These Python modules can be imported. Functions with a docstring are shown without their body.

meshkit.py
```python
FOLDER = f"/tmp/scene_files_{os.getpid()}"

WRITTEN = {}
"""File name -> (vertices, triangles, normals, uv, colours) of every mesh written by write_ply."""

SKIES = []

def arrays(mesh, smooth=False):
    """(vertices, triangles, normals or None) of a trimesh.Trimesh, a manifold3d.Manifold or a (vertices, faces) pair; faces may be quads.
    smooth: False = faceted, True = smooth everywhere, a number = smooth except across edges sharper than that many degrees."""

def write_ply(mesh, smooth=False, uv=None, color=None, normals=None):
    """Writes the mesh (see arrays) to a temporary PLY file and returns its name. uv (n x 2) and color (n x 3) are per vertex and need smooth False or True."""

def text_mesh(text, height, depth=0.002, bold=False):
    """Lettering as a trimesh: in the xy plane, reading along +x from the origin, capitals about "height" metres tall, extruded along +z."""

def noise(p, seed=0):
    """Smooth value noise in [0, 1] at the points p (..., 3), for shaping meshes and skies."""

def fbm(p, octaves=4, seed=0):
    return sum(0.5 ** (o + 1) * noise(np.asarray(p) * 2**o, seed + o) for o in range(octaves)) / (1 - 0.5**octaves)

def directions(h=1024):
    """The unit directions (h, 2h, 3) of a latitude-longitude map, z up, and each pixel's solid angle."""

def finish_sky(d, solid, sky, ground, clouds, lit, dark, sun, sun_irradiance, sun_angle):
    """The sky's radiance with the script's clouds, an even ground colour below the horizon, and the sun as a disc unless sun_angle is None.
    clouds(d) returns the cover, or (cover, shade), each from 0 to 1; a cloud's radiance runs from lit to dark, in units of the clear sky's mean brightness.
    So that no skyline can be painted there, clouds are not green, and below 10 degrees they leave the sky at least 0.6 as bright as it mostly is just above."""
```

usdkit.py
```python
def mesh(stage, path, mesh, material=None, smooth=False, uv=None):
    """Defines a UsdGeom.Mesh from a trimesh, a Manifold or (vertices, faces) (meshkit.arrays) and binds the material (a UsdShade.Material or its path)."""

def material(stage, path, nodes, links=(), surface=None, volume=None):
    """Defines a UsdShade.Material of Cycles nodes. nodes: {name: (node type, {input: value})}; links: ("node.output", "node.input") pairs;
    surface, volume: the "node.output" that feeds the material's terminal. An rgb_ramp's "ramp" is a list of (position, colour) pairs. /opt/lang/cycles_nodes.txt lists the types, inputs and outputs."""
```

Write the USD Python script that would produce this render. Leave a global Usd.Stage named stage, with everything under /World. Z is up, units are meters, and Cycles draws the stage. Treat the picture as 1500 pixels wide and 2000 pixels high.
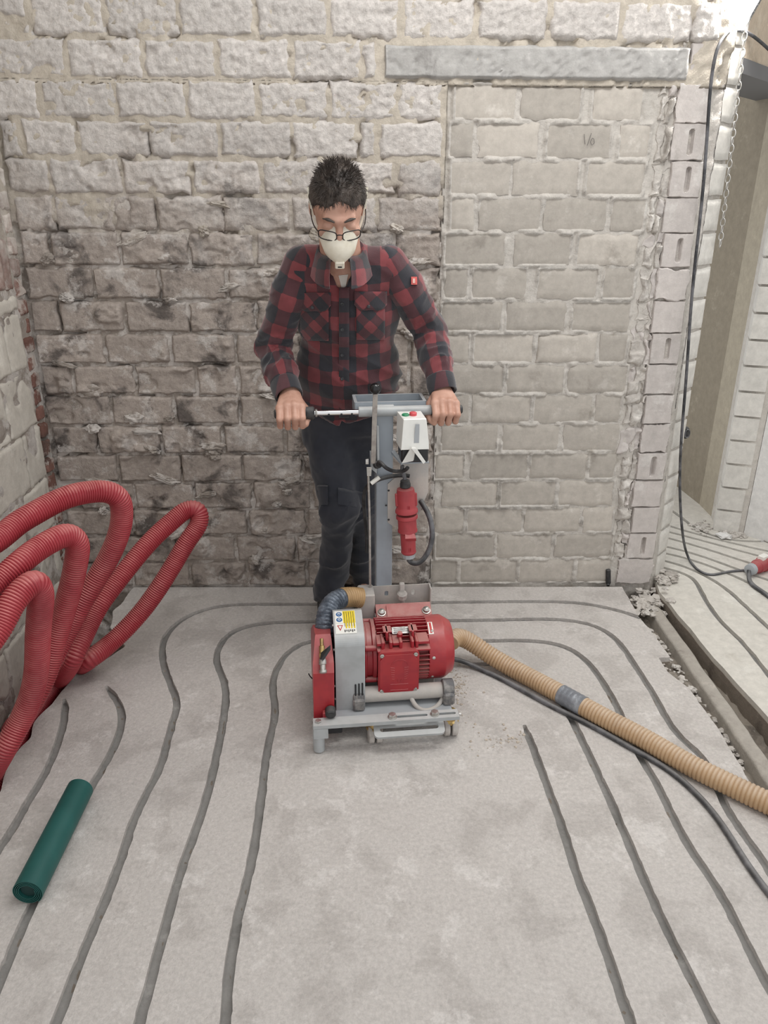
import math
import numpy as np, trimesh, shapely, usdkit, meshkit
import manifold3d as m3
from shapely.geometry import Polygon, LineString, Point, box as sbox
from shapely.ops import unary_union
from pxr import Usd, UsdGeom, UsdShade, UsdLux, Gf, Sdf, Vt

stage = Usd.Stage.CreateInMemory()
UsdGeom.SetStageUpAxis(stage, 'Z'); UsdGeom.SetStageMetersPerUnit(stage, 1.0)
WORLD = UsdGeom.Xform.Define(stage, '/World'); UsdGeom.Scope.Define(stage, '/World/Looks')

# ------------------------------------------------------------------ camera
H, D, TH, FPX, YAW, ROLL = 1.6646, 3.111, math.radians(22.808), 1520.0, math.radians(1.52), math.radians(0.29)
C = np.array([0, -D, H])
R0 = np.array([math.cos(YAW), -math.sin(YAW), 0]); FW0 = np.array([math.sin(YAW), math.cos(YAW), 0])
FW = FW0 * math.cos(TH) - np.array([0, 0, math.sin(TH)]); UP0 = FW0 * math.sin(TH) + np.array([0, 0, math.cos(TH)])
cr, sr = math.cos(ROLL), math.sin(ROLL)
RT = R0 * cr + UP0 * sr; UPV = UP0 * cr - R0 * sr          # image right and image up
cam = UsdGeom.Camera.Define(stage, '/World/camera')
cam.CreateHorizontalApertureAttr(36.0); cam.CreateVerticalApertureAttr(48.0)
cam.CreateFocalLengthAttr(36.0 * FPX / 1500.0); cam.CreateFStopAttr(0.0)
cam.CreateClippingRangeAttr(Gf.Vec2f(0.05, 100))
cam.CreateExposureAttr(0.0)
cam.AddTransformOp().Set(Gf.Matrix4d(*RT, 0, *UPV, 0, *(-FW), 0, *C, 1))

# ------------------------------------------------------------------ light
def dome(strength, col):
    d = UsdLux.DomeLight.Define(stage, '/World/sky_fill'); d.CreateIntensityAttr(strength); d.CreateColorAttr(Gf.Vec3f(*col))
def rect(name, pos, target, w, h, power, col):
    l = UsdLux.RectLight.Define(stage, '/World/' + name); l.CreateWidthAttr(w); l.CreateHeightAttr(h)
    l.CreateIntensityAttr(power); l.CreateColorAttr(Gf.Vec3f(*col))
    p, t = np.array(pos, float), np.array(target, float); z = p - t; z /= np.linalg.norm(z)
    x = np.cross([0, 1, 0.01], z); x /= np.linalg.norm(x); y = np.cross(z, x)
    l.AddTransformOp().Set(Gf.Matrix4d(*x, 0, *y, 0, *z, 0, *p, 1))
dome(0.30, (0.99, 0.99, 0.99))                                       # daylight through the open shell of the building
rect('ceiling_tube_light', (0.65, -1.25, 3.15), (0.1, -0.9, 0), 1.5, 0.9, 7.0, (1.0, 0.98, 0.95))   # site light under the ceiling
LAMP = 420.0                                                           # the work light by the doorway (mesh emission, built below)

def at(px, py, y):      # the point of the plane y that the photograph shows at this pixel
    a, b = px - 750, py - 1000; r = RT * a / FPX - UPV * b / FPX + FW
    return C + r * ((y - C[1]) / r[1])
def fl(px, py, z=0.0):  # the same for a level surface
    a, b = px - 750, py - 1000; r = RT * a / FPX - UPV * b / FPX + FW
    return C + r * ((z - C[2]) / r[2])
def atx(px, py, x):
    a, b = px - 750, py - 1000; r = RT * a / FPX - UPV * b / FPX + FW
    return C + r * ((x - C[0]) / r[0])

# ------------------------------------------------------------------ scene helpers
used = {}
INV = {}
def numbered(parent, name):
    k = (parent, name); used[k] = used.get(k, -1) + 1
    return name if used[k] == 0 else f'{name}_{used[k]:03d}'
def tag(p, label=None, cat=None, group=None, kind=None):
    p = p.GetPrim() if hasattr(p, 'GetPrim') else p
    for k, v in (('label', label), ('category', cat), ('group', group), ('kind', kind)):
        if v: p.SetCustomDataByKey(k, v)
    return p
def thing(name, label=None, cat=None, base=(0, 0, 0), rotz=0.0, group=None, kind=None):
    path = '/World/' + numbered('/World', name)
    x = UsdGeom.Xform.Define(stage, path); b = np.array(base, float)
    x.AddTranslateOp().Set(Gf.Vec3d(*b))
    if rotz: x.AddRotateZOp().Set(math.degrees(rotz))
    c, s = math.cos(rotz), math.sin(rotz); R = np.array([[c, -s, 0], [s, c, 0], [0, 0, 1]])
    INV[path] = (b, R)
    tag(x, label, cat, group, kind)
    return path
def topof(path): return '/'.join(path.split('/')[:3])
def obj(name, mesh, mat, parent=None, smooth=35, label=None, cat=None, group=None, kind=None, local=False, uv=None):
    par = parent or '/World'
    path = par + '/' + numbered(par, name)
    if hasattr(mesh, 'to_mesh'):
        mm = mesh.to_mesh(); mesh = trimesh.Trimesh(mm.vert_properties[:, :3], mm.tri_verts, process=False)
    v, f = (mesh.vertices, mesh.faces) if hasattr(mesh, 'vertices') else mesh
    v = np.array(v, float); f = np.array(f, int)
    if f.shape[1] == 4: f = np.vstack([f[:, [0, 1, 2]], f[:, [0, 2, 3]]])
    t = topof(path)
    if not local and t in INV and parent:
        b, R = INV[t]; v = (v - b) @ R
    usdkit.mesh(stage, path, trimesh.Trimesh(v, f, process=False), MATS[mat], smooth=smooth if uv is None else True, uv=uv)
    tag(stage.GetPrimAtPath(path), label, cat, group, kind)
    return path
cat_ = trimesh.util.concatenate
def TM(v, f): return trimesh.Trimesh(np.asarray(v, float), np.asarray(f, int), process=False)

# ------------------------------------------------------------------ shapes
def cbox(lo, hi, b=0.002, R=None, o=(0, 0, 0)):
    lo, hi = np.minimum(lo, hi).astype(float), np.maximum(lo, hi).astype(float); b = min(b, 0.45 * (hi - lo).min())
    pts = []
    for sx in (0, 1):
        for sy in (0, 1):
            for sz in (0, 1):
                p = np.where([sx, sy, sz], hi, lo); d = np.where([sx, sy, sz], -b, b)
                for k in range(3):
                    q = p + d; q[k] = p[k]; pts.append(q)
    m = trimesh.convex.convex_hull(np.array(pts))
    if R is not None: m.vertices = m.vertices @ np.asarray(R).T + np.asarray(o)
    return TM(m.vertices, m.faces)
def hullpts(pts):
    m = trimesh.convex.convex_hull(np.array(pts, float)); return TM(m.vertices, m.faces)
def frame(z):
    z = np.asarray(z, float); z = z / np.linalg.norm(z)
    a = np.array([1.0, 0, 0]) if abs(z[0]) < 0.8 else np.array([0, 1.0, 0])
    x = np.cross(a, z); x /= np.linalg.norm(x); return x, np.cross(z, x), z
def lathe(p0, d, prof, n=24):
    """prof: (distance along d, radius) from one end to the other; closed with caps."""
    x, y, z = frame(d); p0 = np.asarray(p0, float); a = np.arange(n) * 2 * np.pi / n
    ring = np.cos(a)[:, None] * x + np.sin(a)[:, None] * y
    V = [p0 + z * h + ring * r for h, r in prof]; k = len(V)
    V = np.vstack(V + [[p0 + z * prof[0][0]], [p0 + z * prof[-1][0]]])
    i, j = np.meshgrid(np.arange(k - 1), np.arange(n), indexing='ij'); i, j = i.ravel(), j.ravel(); j2 = (j + 1) % n
    F = np.vstack([np.stack([i * n + j, i * n + j2, (i + 1) * n + j2], 1), np.stack([i * n + j, (i + 1) * n + j2, (i + 1) * n + j], 1)])
    q = np.arange(n); q2 = (q + 1) % n
    F = np.vstack([F, np.stack([np.full(n, k * n), q2, q], 1), np.stack([np.full(n, k * n + 1), (k - 1) * n + q, (k - 1) * n + q2], 1)])
    return TM(V, F)
def cyl(p0, p1, r, n=20, b=0.0015):
    p0, p1 = np.asarray(p0, float), np.asarray(p1, float); L = np.linalg.norm(p1 - p0); b = min(b, r * .4, L * .3)
    return lathe(p0, p1 - p0, [(0, r - b), (b, r), (L - b, r), (L, r - b)], n)
def spline(pts, n=60, closed=False):
    from scipy.interpolate import CubicSpline
    p = np.asarray(pts, float); t = np.r_[0, np.cumsum(np.linalg.norm(np.diff(p, axis=0), axis=1) ** 0.7)]
    return CubicSpline(t, p)(np.linspace(0, t[-1], n))
def resample(p, step):
    s = np.r_[0, np.cumsum(np.linalg.norm(np.diff(p, axis=0), axis=1))]; n = max(2, int(round(s[-1] / step)) + 1); q = np.linspace(0, s[-1], n)
    return np.stack([np.interp(q, s, p[:, k]) for k in range(p.shape[1])], 1)
def sweep(p, r, n=12, caps=True, closed=False, sec=None):
    p = np.asarray(p, float); k = len(p)
    t = np.gradient(p, axis=0) if not closed else np.roll(p, -1, 0) - np.roll(p, 1, 0)
    t /= np.linalg.norm(t, axis=1, keepdims=True) + 1e-12
    x = np.zeros_like(p); x[0] = frame(t[0])[0]
    for i in range(1, k):
        q = x[i - 1] - t[i] * (x[i - 1] @ t[i]); x[i] = q / np.linalg.norm(q)
    y = np.cross(t, x); r = np.broadcast_to(r, (k,))
    if sec is None:
        a = np.arange(n) * 2 * np.pi / n; sec = np.stack([np.cos(a), np.sin(a)], 1)
    n = len(sec)
    V = (p[:, None] + r[:, None, None] * (sec[None, :, :1] * x[:, None] + sec[None, :, 1:] * y[:, None])).reshape(-1, 3)
    kk = k if closed else k - 1
    i, j = np.meshgrid(np.arange(kk), np.arange(n), indexing='ij'); i, j = i.ravel(), j.ravel(); j2 = (j + 1) % n; i2 = (i + 1) % k
    F = np.vstack([np.stack([i * n + j, i * n + j2, i2 * n + j2], 1), np.stack([i * n + j, i2 * n + j2, i2 * n + j], 1)])
    if caps and not closed:
        V = np.vstack([V, p[:1], p[-1:]]); q = np.arange(n); q2 = (q + 1) % n
        F = np.vstack([F, np.stack([np.full(n, k * n), q2, q], 1), np.stack([np.full(n, k * n + 1), (k - 1) * n + q, (k - 1) * n + q2], 1)])
    return TM(V, F)
def extrude(poly, h, o, ux, uy, uz):
    """poly in the (ux, uy) plane at o, thickness h along uz."""
    out = []
    for g in (getattr(poly, 'geoms', None) or [poly]):
        if g.is_empty or g.area < 1e-10: continue
        m = trimesh.creation.extrude_polygon(g, h, engine='earcut'); v = m.vertices
        f = m.faces
        if np.dot(np.cross(ux, uy), uz) < 0: f = f[:, ::-1]
        out.append(TM(np.asarray(o) + v[:, :1] * np.asarray(ux) + v[:, 1:2] * np.asarray(uy) + v[:, 2:] * np.asarray(uz), f))
    return cat_(out)
def slot(cx, cy, L, w, n=8): return LineString([(cx - L / 2 + w / 2, cy), (cx + L / 2 - w / 2, cy)]).buffer(w / 2, n)
def rrect(x0, y0, x1, y1, r): return sbox(x0 + r, y0 + r, x1 - r, y1 - r).buffer(r, 5)
def hexnut(p, d, r, h): return lathe(p, d, [(0, r * .97), (h * .1, r), (h * .85, r), (h, r * .9)], 6)
def noise(p, s=0): return meshkit.noise(np.asarray(p, float), s)
def fbm(p, o=4, s=0): return meshkit.fbm(np.asarray(p, float), o, s)
def sstep(x, a, b): t = np.clip((x - a) / (b - a), 0, 1); return t * t * (3 - 2 * t)

def surfnets(f, o, h):
    """Closed surface f < 0 on a regular grid (naive surface nets)."""
    s = f < 0; nx, ny, nz = f.shape
    cor = np.stack([s[i:nx - 1 + i, j:ny - 1 + j, k:nz - 1 + k] for i in (0, 1) for j in (0, 1) for k in (0, 1)], -1)
    act = cor.any(-1) & ~cor.all(-1); idx = -np.ones(act.shape, int); cells = np.argwhere(act); idx[act] = np.arange(len(cells))
    acc, cnt = np.zeros((len(cells), 3)), np.zeros(len(cells))
    cs = [(i, j, k) for i in (0, 1) for j in (0, 1) for k in (0, 1)]
    val = {c: f[cells[:, 0] + c[0], cells[:, 1] + c[1], cells[:, 2] + c[2]] for c in cs}
    for a in cs:
        for ax in range(3):
            if a[ax]: continue
            b = tuple(1 if q == ax else a[q] for q in range(3)); va, vb = val[a], val[b]; m = (va < 0) != (vb < 0)
            t = np.where(m, va / np.where(va == vb, 1, va - vb), 0); p = np.tile(np.array(a, float), (len(cells), 1)); p[:, ax] += t
            acc[m] += p[m]; cnt[m] += 1
    V = (cells + acc / cnt[:, None]) * h + np.asarray(o); F = []
    for ax in range(3):
        u, w = [(1, 2), (2, 0), (0, 1)][ax]
        sl0 = [slice(None)] * 3; sl1 = [slice(None)] * 3; sl0[ax] = slice(0, -1); sl1[ax] = slice(1, None)
        e = np.argwhere(s[tuple(sl0)] != s[tuple(sl1)]); e = e[(e[:, u] > 0) & (e[:, w] > 0) & (e[:, u] < f.shape[u] - 1) & (e[:, w] < f.shape[w] - 1)]
        du, dw = np.eye(3, dtype=int)[u], np.eye(3, dtype=int)[w]
        q = np.stack([idx[tuple((e - d).T)] for d in (0 * du, du, du + dw, dw)], 1)
        ins = s[tuple(e.T)]; q[~ins] = q[~ins][:, ::-1]; F.append(q)
    F = np.vstack(F); F = F[(F >= 0).all(1)]
    return TM(V, np.vstack([F[:, [0, 1, 2]], F[:, [0, 2, 3]]]))
class Field:
    def __init__(s, lo, hi, h):
        s.o, s.h = np.asarray(lo, float), h; n = np.ceil((np.asarray(hi) - s.o) / h).astype(int) + 1
        g = np.meshgrid(*[s.o[k] + h * np.arange(n[k]) for k in range(3)], indexing='ij'); s.P = np.stack(g, -1).astype(np.float32); s.f = np.full(s.P.shape[:3], 1.0, np.float32)
    def add(s, d, k=0.02):
        if k <= 0: s.f = np.minimum(s.f, d); return
        t = np.clip(0.5 + 0.5 * (s.f - d) / k, 0, 1); s.f = s.f * (1 - t) + d * t - k * t * (1 - t)
    def cut(s, d): s.f = np.maximum(s.f, -d)
    def cap(s, a, b, ra, rb=None, k=0.02, flat=None):
        a, b = np.asarray(a, np.float32), np.asarray(b, np.float32); rb = ra if rb is None else rb
        ab = b - a; t = np.clip(((s.P - a) @ ab) / max(ab @ ab, 1e-9), 0, 1)
        s.add(np.linalg.norm(s.P - a - t[..., None] * ab, axis=-1) - (ra + (rb - ra) * t), k)
    def chain(s, pts, rs, k=0.02):
        for i in range(len(pts) - 1): s.cap(pts[i], pts[i + 1], rs[i], rs[i + 1], k)
    def ell(s, c, ax, R=None, k=0.02, cut=False):
        q = s.P - np.asarray(c, np.float32)
        if R is not None: q = q @ np.asarray(R, np.float32).T        # rows of R: local axes
        ax = np.asarray(ax, np.float32); n = np.linalg.norm(q / ax, axis=-1); g = np.linalg.norm(q / ax ** 2, axis=-1)
        d = n * (n - 1) / np.maximum(g, 1e-6)
        if cut: s.cut(d)
        else: s.add(d, k)
    def mesh(s):
        f = s.f.copy()
        for k in range(3):
            for e in (0, -1):
                q = [slice(None)] * 3; q[k] = e; f[tuple(q)] = np.maximum(f[tuple(q)], s.h * .5)
        return surfnets(f, s.o, s.h)
def taubin(m, n=6):
    from scipy.sparse import coo_matrix, diags
    f = np.asarray(m.faces); v = np.array(m.vertices, float); e = np.unique(np.sort(np.vstack([f[:, [0, 1]], f[:, [1, 2]], f[:, [2, 0]]]), 1), axis=0); N = len(v)
    A = coo_matrix((np.ones(2 * len(e)), (np.r_[e[:, 0], e[:, 1]], np.r_[e[:, 1], e[:, 0]])), (N, N)).tocsr(); A = diags(1 / np.maximum(np.asarray(A.sum(1)).ravel(), 1)) @ A
    for _ in range(n):
        v = v + .5 * (A @ v - v); v = v - .51 * (A @ v - v)
    return trimesh.Trimesh(v, f, process=False)

# ------------------------------------------------------------------ materials
MATS = {}
def lin(*c):
    c = np.array(c, float) / 255; return tuple(np.where(c <= 0.04045, c / 12.92, ((c + 0.055) / 1.055) ** 2.4))
def raw(name, nodes, links, surface): MATS[name] = usdkit.material(stage, '/World/Looks/' + name, nodes, links, surface=surface)
def mat(name, col, rough=0.6, metal=0.0, col2=None, scale=10.0, lo=.4, hi=.65, bump=0.0, bscale=80.0, bdist=0.004, dust=None, dustamt=.5, spec=0.5, rand=0.0, sheen=0.0):
    n = {'g': ('geometry', {}), 'p': ('principled_bsdf', {'base_color': col, 'roughness': rough, 'metallic': metal, 'specular_ior_level': spec})}
    l = []; src = None
    if col2 is not None:
        n['n'] = ('noise_texture', {'scale': scale, 'detail': 6.0, 'roughness': 0.6}); n['r'] = ('map_range', {'from_min': lo, 'from_max': hi, 'clamp': True, 'range_type': 'smoothstep'})
        n['m'] = ('mix_color', {'a': col, 'b': col2}); l += [('g.position', 'n.vector'), ('n.fac', 'r.value'), ('r.result', 'm.fac')]; src = 'm.result'
    if dust is not None:                                              # pale dust lying on faces that look up
        n['dx'] = ('separate_xyz', {}); n['dn'] = ('noise_texture', {'scale': 35.0, 'detail': 5.0}); n['da'] = ('math', {'math_type': 'multiply_add', 'value2': 0.8}); n['dr'] = ('map_range', {'from_min': .75, 'from_max': 1.35, 'to_max': dustamt, 'clamp': True})
        n['dm'] = ('mix_color', {'a': col, 'b': dust})
        l += [('g.normal', 'dx.vector'), ('dx.z', 'da.value3'), ('g.position', 'dn.vector'), ('dn.fac', 'da.value1'), ('da.value', 'dr.value'), ('dr.result', 'dm.fac')]
        if src: l.append((src, 'dm.a'))
        src = 'dm.result'
    if rand:
        n['o'] = ('object_info', {}); n['or'] = ('map_range', {'to_min': 1 - rand, 'to_max': 1 + rand}); n['oh'] = ('hsv', {'color': col}); l += [('o.random', 'or.value'), ('or.result', 'oh.value')]
        if src: l.append((src, 'oh.color'))
        src = 'oh.color'
    if src: l.append((src, 'p.base_color'))
    if bump:
        n['bn'] = ('noise_texture', {'scale': bscale, 'detail': 5.0, 'roughness': 0.6}); n['b'] = ('bump', {'strength': bump, 'distance': bdist}); l += [('g.position', 'bn.vector'), ('bn.fac', 'b.height'), ('b.normal', 'p.normal')]
    if sheen: n['p'][1].update({'sheen_weight': sheen, 'sheen_roughness': 0.5})
    raw(name, n, l, 'p.BSDF')

# ------------------------------------------------------------------ masonry materials
def masonry(name, paint, bare, stain, za, zb, paint_spread=1.3, stain_lo=.56, rand=.08, bump=.5, stain_amt=.9, fleck=None, fl_lo=.58, fl_amt=.75, bdist=.006, fine=26.0, fine_amt=.13, bs=70.0):
    """Old paint (a real coat that is worn off below) over bare block, with dark soot and damp stains of their own outline."""
    n = {'g': ('geometry', {}), 's': ('separate_xyz', {}), 'p': ('principled_bsdf', {'roughness': 0.92, 'specular_ior_level': 0.2}),
         'n1': ('noise_texture', {'scale': 3.1, 'detail': 9.0, 'roughness': 0.66}), 'a1': ('math', {'math_type': 'multiply_add', 'value2': paint_spread}),
         'r1': ('map_range', {'from_min': za, 'from_max': zb, 'clamp': True, 'range_type': 'smoothstep'}),
         'n2': ('noise_texture', {'scale': 6.0, 'detail': 8.0, 'roughness': 0.62, 'distortion': 0.4}), 'r2': ('map_range', {'from_min': stain_lo, 'from_max': stain_lo + .13, 'to_max': stain_amt, 'clamp': True, 'range_type': 'smoothstep'}),
         'n3': ('noise_texture', {'scale': fine, 'detail': 6.0, 'roughness': 0.75}), 'r3': ('map_range', {'from_min': .3, 'from_max': .7, 'to_min': 1 - fine_amt, 'to_max': 1 + fine_amt}),
         'mp': ('mapping', {'location': (7.3, 1.1, 3.7)}), 'n4': ('noise_texture', {'scale': 9.0, 'detail': 9.0, 'roughness': 0.72}), 'r4': ('map_range', {'from_min': fl_lo, 'from_max': fl_lo + .07, 'to_max': fl_amt, 'clamp': True}),
         'm1': ('mix_color', {'a': bare, 'b': stain}), 'm4': ('mix_color', {'b': fleck or paint}), 'm2': ('mix_color', {'b': paint}), 'o': ('object_info', {}), 'orr': ('map_range', {'to_min': 1 - rand, 'to_max': 1 + rand}),
         'mu': ('math', {'math_type': 'multiply'}), 'h': ('hsv', {}),
         'bn': ('noise_texture', {'scale': bs, 'detail': 7.0, 'roughness': 0.68}), 'b': ('bump', {'strength': bump, 'distance': bdist})}
    l = [('g.position', 's.vector'), ('g.position', 'n1.vector'), ('n1.fac', 'a1.value1'), ('s.z', 'a1.value3'), ('a1.value', 'r1.value'), ('g.position', 'n2.vector'), ('n2.fac', 'r2.value'), ('g.position', 'n3.vector'), ('n3.fac', 'r3.value'),
         ('g.position', 'mp.vector'), ('mp.vector', 'n4.vector'), ('n4.fac', 'r4.value'), ('r2.result', 'm1.fac'), ('m1.result', 'm4.a'), ('r4.result', 'm4.fac'), ('m4.result', 'm2.a'), ('r1.result', 'm2.fac'), ('o.random', 'orr.value'), ('orr.result', 'mu.value1'), ('r3.result', 'mu.value2'),
         ('mu.value', 'h.value'), ('m2.result', 'h.color'), ('h.color', 'p.base_color'), ('g.position', 'bn.vector'), ('bn.fac', 'b.height'), ('b.normal', 'p.normal')]
    raw(name, n, l, 'p.BSDF')
masonry('block_old', (.60, .565, .535), (.41, .358, .320), (.12, .105, .097), 2.0, 2.5, bump=1.0, stain_lo=.515, fl_lo=.54, fine=45.0, fine_amt=.22)
masonry('mortar_old', (.51, .46, .39), (.34, .30, .265), (.12, .11, .10), 2.0, 2.4, stain_lo=.52, fleck=(.60, .565, .535), fl_lo=.46, bump=.9)
masonry('block_infill', (.56, .525, .48), (.465, .43, .385), (.33, .30, .265), 9, 10, rand=.13, bump=.22, stain_lo=.6)
masonry('mortar_infill', (.64, .615, .575), (.53, .50, .46), (.33, .30, .26), 9, 10, bump=.8)
masonry('block_pier', (.66, .62, .60), (.55, .51, .485), (.37, .34, .31), 3.2, 3.6, rand=.07, bump=.35, stain_lo=.60, fleck=(.66, .63, .60), fl_lo=.55)
masonry('rubble_mortar', (.68, .65, .61), (.56, .525, .485), (.33, .30, .27), 2.6, 3.0, bump=1.0, fleck=(.70, .67, .63), fl_lo=.52)
masonry('block_clean', (.70, .68, .64), (.62, .60, .56), (.50, .48, .45), 3, 3.5, rand=.04, bump=.1, stain_lo=.66)
masonry('plaster_left', (.60, .575, .52), (.50, .47, .42), (.29, .27, .25), 2.2, 3.2, stain_lo=.62, bump=.4)
masonry('red_brick', (.55, .51, .47), (.20, .105, .085), (.10, .07, .06), 2.0, 2.4, paint_spread=1.4, fleck=(.50, .46, .42), fl_lo=.50, rand=.2, bump=.6)
masonry('lintel_concrete', (.50, .485, .47), (.41, .40, .385), (.25, .24, .23), 5, 6, bump=.5, stain_lo=.58)
masonry('tan_plaster', (.36, .32, .255), (.285, .25, .195), (.20, .175, .135), 9, 10, bump=.15, stain_lo=.62, stain_amt=.5)
masonry('tan_plaster_pale', (.43, .385, .305), (.375, .335, .265), (.24, .21, .165), 9, 10, bump=.15, stain_lo=.64, stain_amt=.5)
masonry('roughcast', (.60, .52, .42), (.55, .46, .36), (.40, .33, .25), 9, 10, bump=1.0)
masonry('white_plaster', (.72, .71, .69), (.66, .65, .63), (.58, .57, .55), 9, 10, bump=.12, stain_lo=.66)
masonry('screed', (.70, .67, .645), (.57, .538, .512), (.41, .38, .358), 9, 10, rand=0, bump=1.0, stain_lo=.49, stain_amt=.5, fl_lo=.56, fl_amt=.6, bdist=.004, fine=85.0, fine_amt=.17, bs=120.0)
masonry('screed_right', (.67, .65, .60), (.60, .575, .525), (.48, .45, .40), 9, 10, rand=0, bump=.3, stain_lo=.6)
masonry('groove_dust', (.36, .35, .335), (.27, .262, .25), (.20, .195, .185), 9, 10, rand=0, bump=.6)
masonry('trench_dirt', (.42, .385, .34), (.27, .238, .20), (.13, .112, .095), 9, 10, rand=0, bump=1.0, stain_lo=.5)
masonry('broken_screed', (.42, .38, .33), (.24, .205, .17), (.15, .125, .105), 9, 10, rand=0, bump=1.0, stain_lo=.5)
masonry('kerb_dusty', (.5, .46, .41), (.40, .37, .33), (.27, .24, .21), 9, 10, rand=0, bump=.6)
mat('dark_core', (.09, .08, .07), .95)
mat('steel_dark', (.16, .16, .165), .6, .3)

# ------------------------------------------------------------------ blocks and beds
def MAPB(s, out, z): return np.stack([s, -out, z], -1)                       # back wall: s runs to the right, out towards the room
def block(s0, s1, z0, z1, mapf, raise_=.014, hf=None, step=.0065, jit=.004, back=.02, seed=0, er=.007, flip=False):
    nx, nz = max(3, int(round((s1 - s0) / step)) + 1), max(3, int(round((z1 - z0) / step)) + 1)
    u, v = np.meshgrid(np.linspace(0, 1, nx), np.linspace(0, 1, nz), indexing='ij'); S, Z = s0 + u * (s1 - s0), z0 + v * (z1 - z0)
    e = np.minimum(np.minimum(S - s0, s1 - S), np.minimum(Z - z0, z1 - Z)); w = np.exp(-e / .018)
    P = np.stack([S * 24, Z * 24, np.full_like(S, seed * 7.7)], -1)
    S2 = S + w * jit * 2 * (fbm(P, 4, 11) - .5) * 2.0; Z2 = Z + w * jit * 2 * (fbm(P, 4, 23) - .5) * 2.0
    out = raise_ * sstep(e, -.001, er) * (1 - 0)
    if hf is not None: out = out + hf(S, Z, seed) * sstep(e, -.002, er * 1.6)
    front = mapf(S2, out, Z2).reshape(-1, 3)
    per = np.r_[np.arange(nx) * nz, (nx - 1) * nz + np.arange(1, nz), np.arange(nx - 2, -1, -1) * nz + nz - 1, np.arange(nz - 2, 0, -1)]
    bk = mapf(S2.ravel()[per], np.full(len(per), -back), Z2.ravel()[per]); n = len(per); q = np.arange(n); q2 = (q + 1) % n; B = len(front)
    i, j = np.meshgrid(np.arange(nx - 1), np.arange(nz - 1), indexing='ij'); a = (i * nz + j).ravel(); b = a + nz
    F = np.vstack([np.stack([a, b, b + 1], 1), np.stack([a, b + 1, a + 1], 1), np.stack([per[q], B + q, B + q2], 1), np.stack([per[q], B + q2, per[q2]], 1)])
    m = TM(np.vstack([front, bk]), F)
    if flip: m.faces = m.faces[:, ::-1]
    return m
def sheet(s0, s1, z0, z1, mapf, hfun, step=.01, flip=False):
    nx, nz = int((s1 - s0) / step) + 2, int((z1 - z0) / step) + 2
    S, Z = np.meshgrid(np.linspace(s0, s1, nx), np.linspace(z0, z1, nz), indexing='ij')
    V = mapf(S, hfun(S, Z), Z).reshape(-1, 3); i, j = np.meshgrid(np.arange(nx - 1), np.arange(nz - 1), indexing='ij'); a = (i * nz + j).ravel(); b = a + nz
    F = np.vstack([np.stack([a, b, b + 1], 1), np.stack([a, b + 1, a + 1], 1)])
    # closed to the back, 6 cm thick
    per = np.r_[np.arange(nx) * nz, (nx - 1) * nz + np.arange(1, nz), np.arange(nx - 2, -1, -1) * nz + nz - 1, np.arange(nz - 2, 0, -1)]
    sS, sZ = S.ravel()[per], Z.ravel()[per]; bk = mapf(sS, np.full(len(per), -.08), sZ); n = len(per); q = np.arange(n); q2 = (q + 1) % n; B = len(V)
    cpt = mapf(np.array([(s0 + s1) / 2]), np.array([-.08]), np.array([(z0 + z1) / 2]))
    F = np.vstack([F, np.stack([per[q], B + q, B + q2], 1), np.stack([per[q], B + q2, per[q2]], 1), np.stack([np.full(n, B + n), B + q2, B + q], 1)])
    m = TM(np.vstack([V, bk, cpt]), F)
    if flip: m.faces = m.faces[:, ::-1]
    return m
rng = np.random.default_rng(7)
RH = .125
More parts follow.
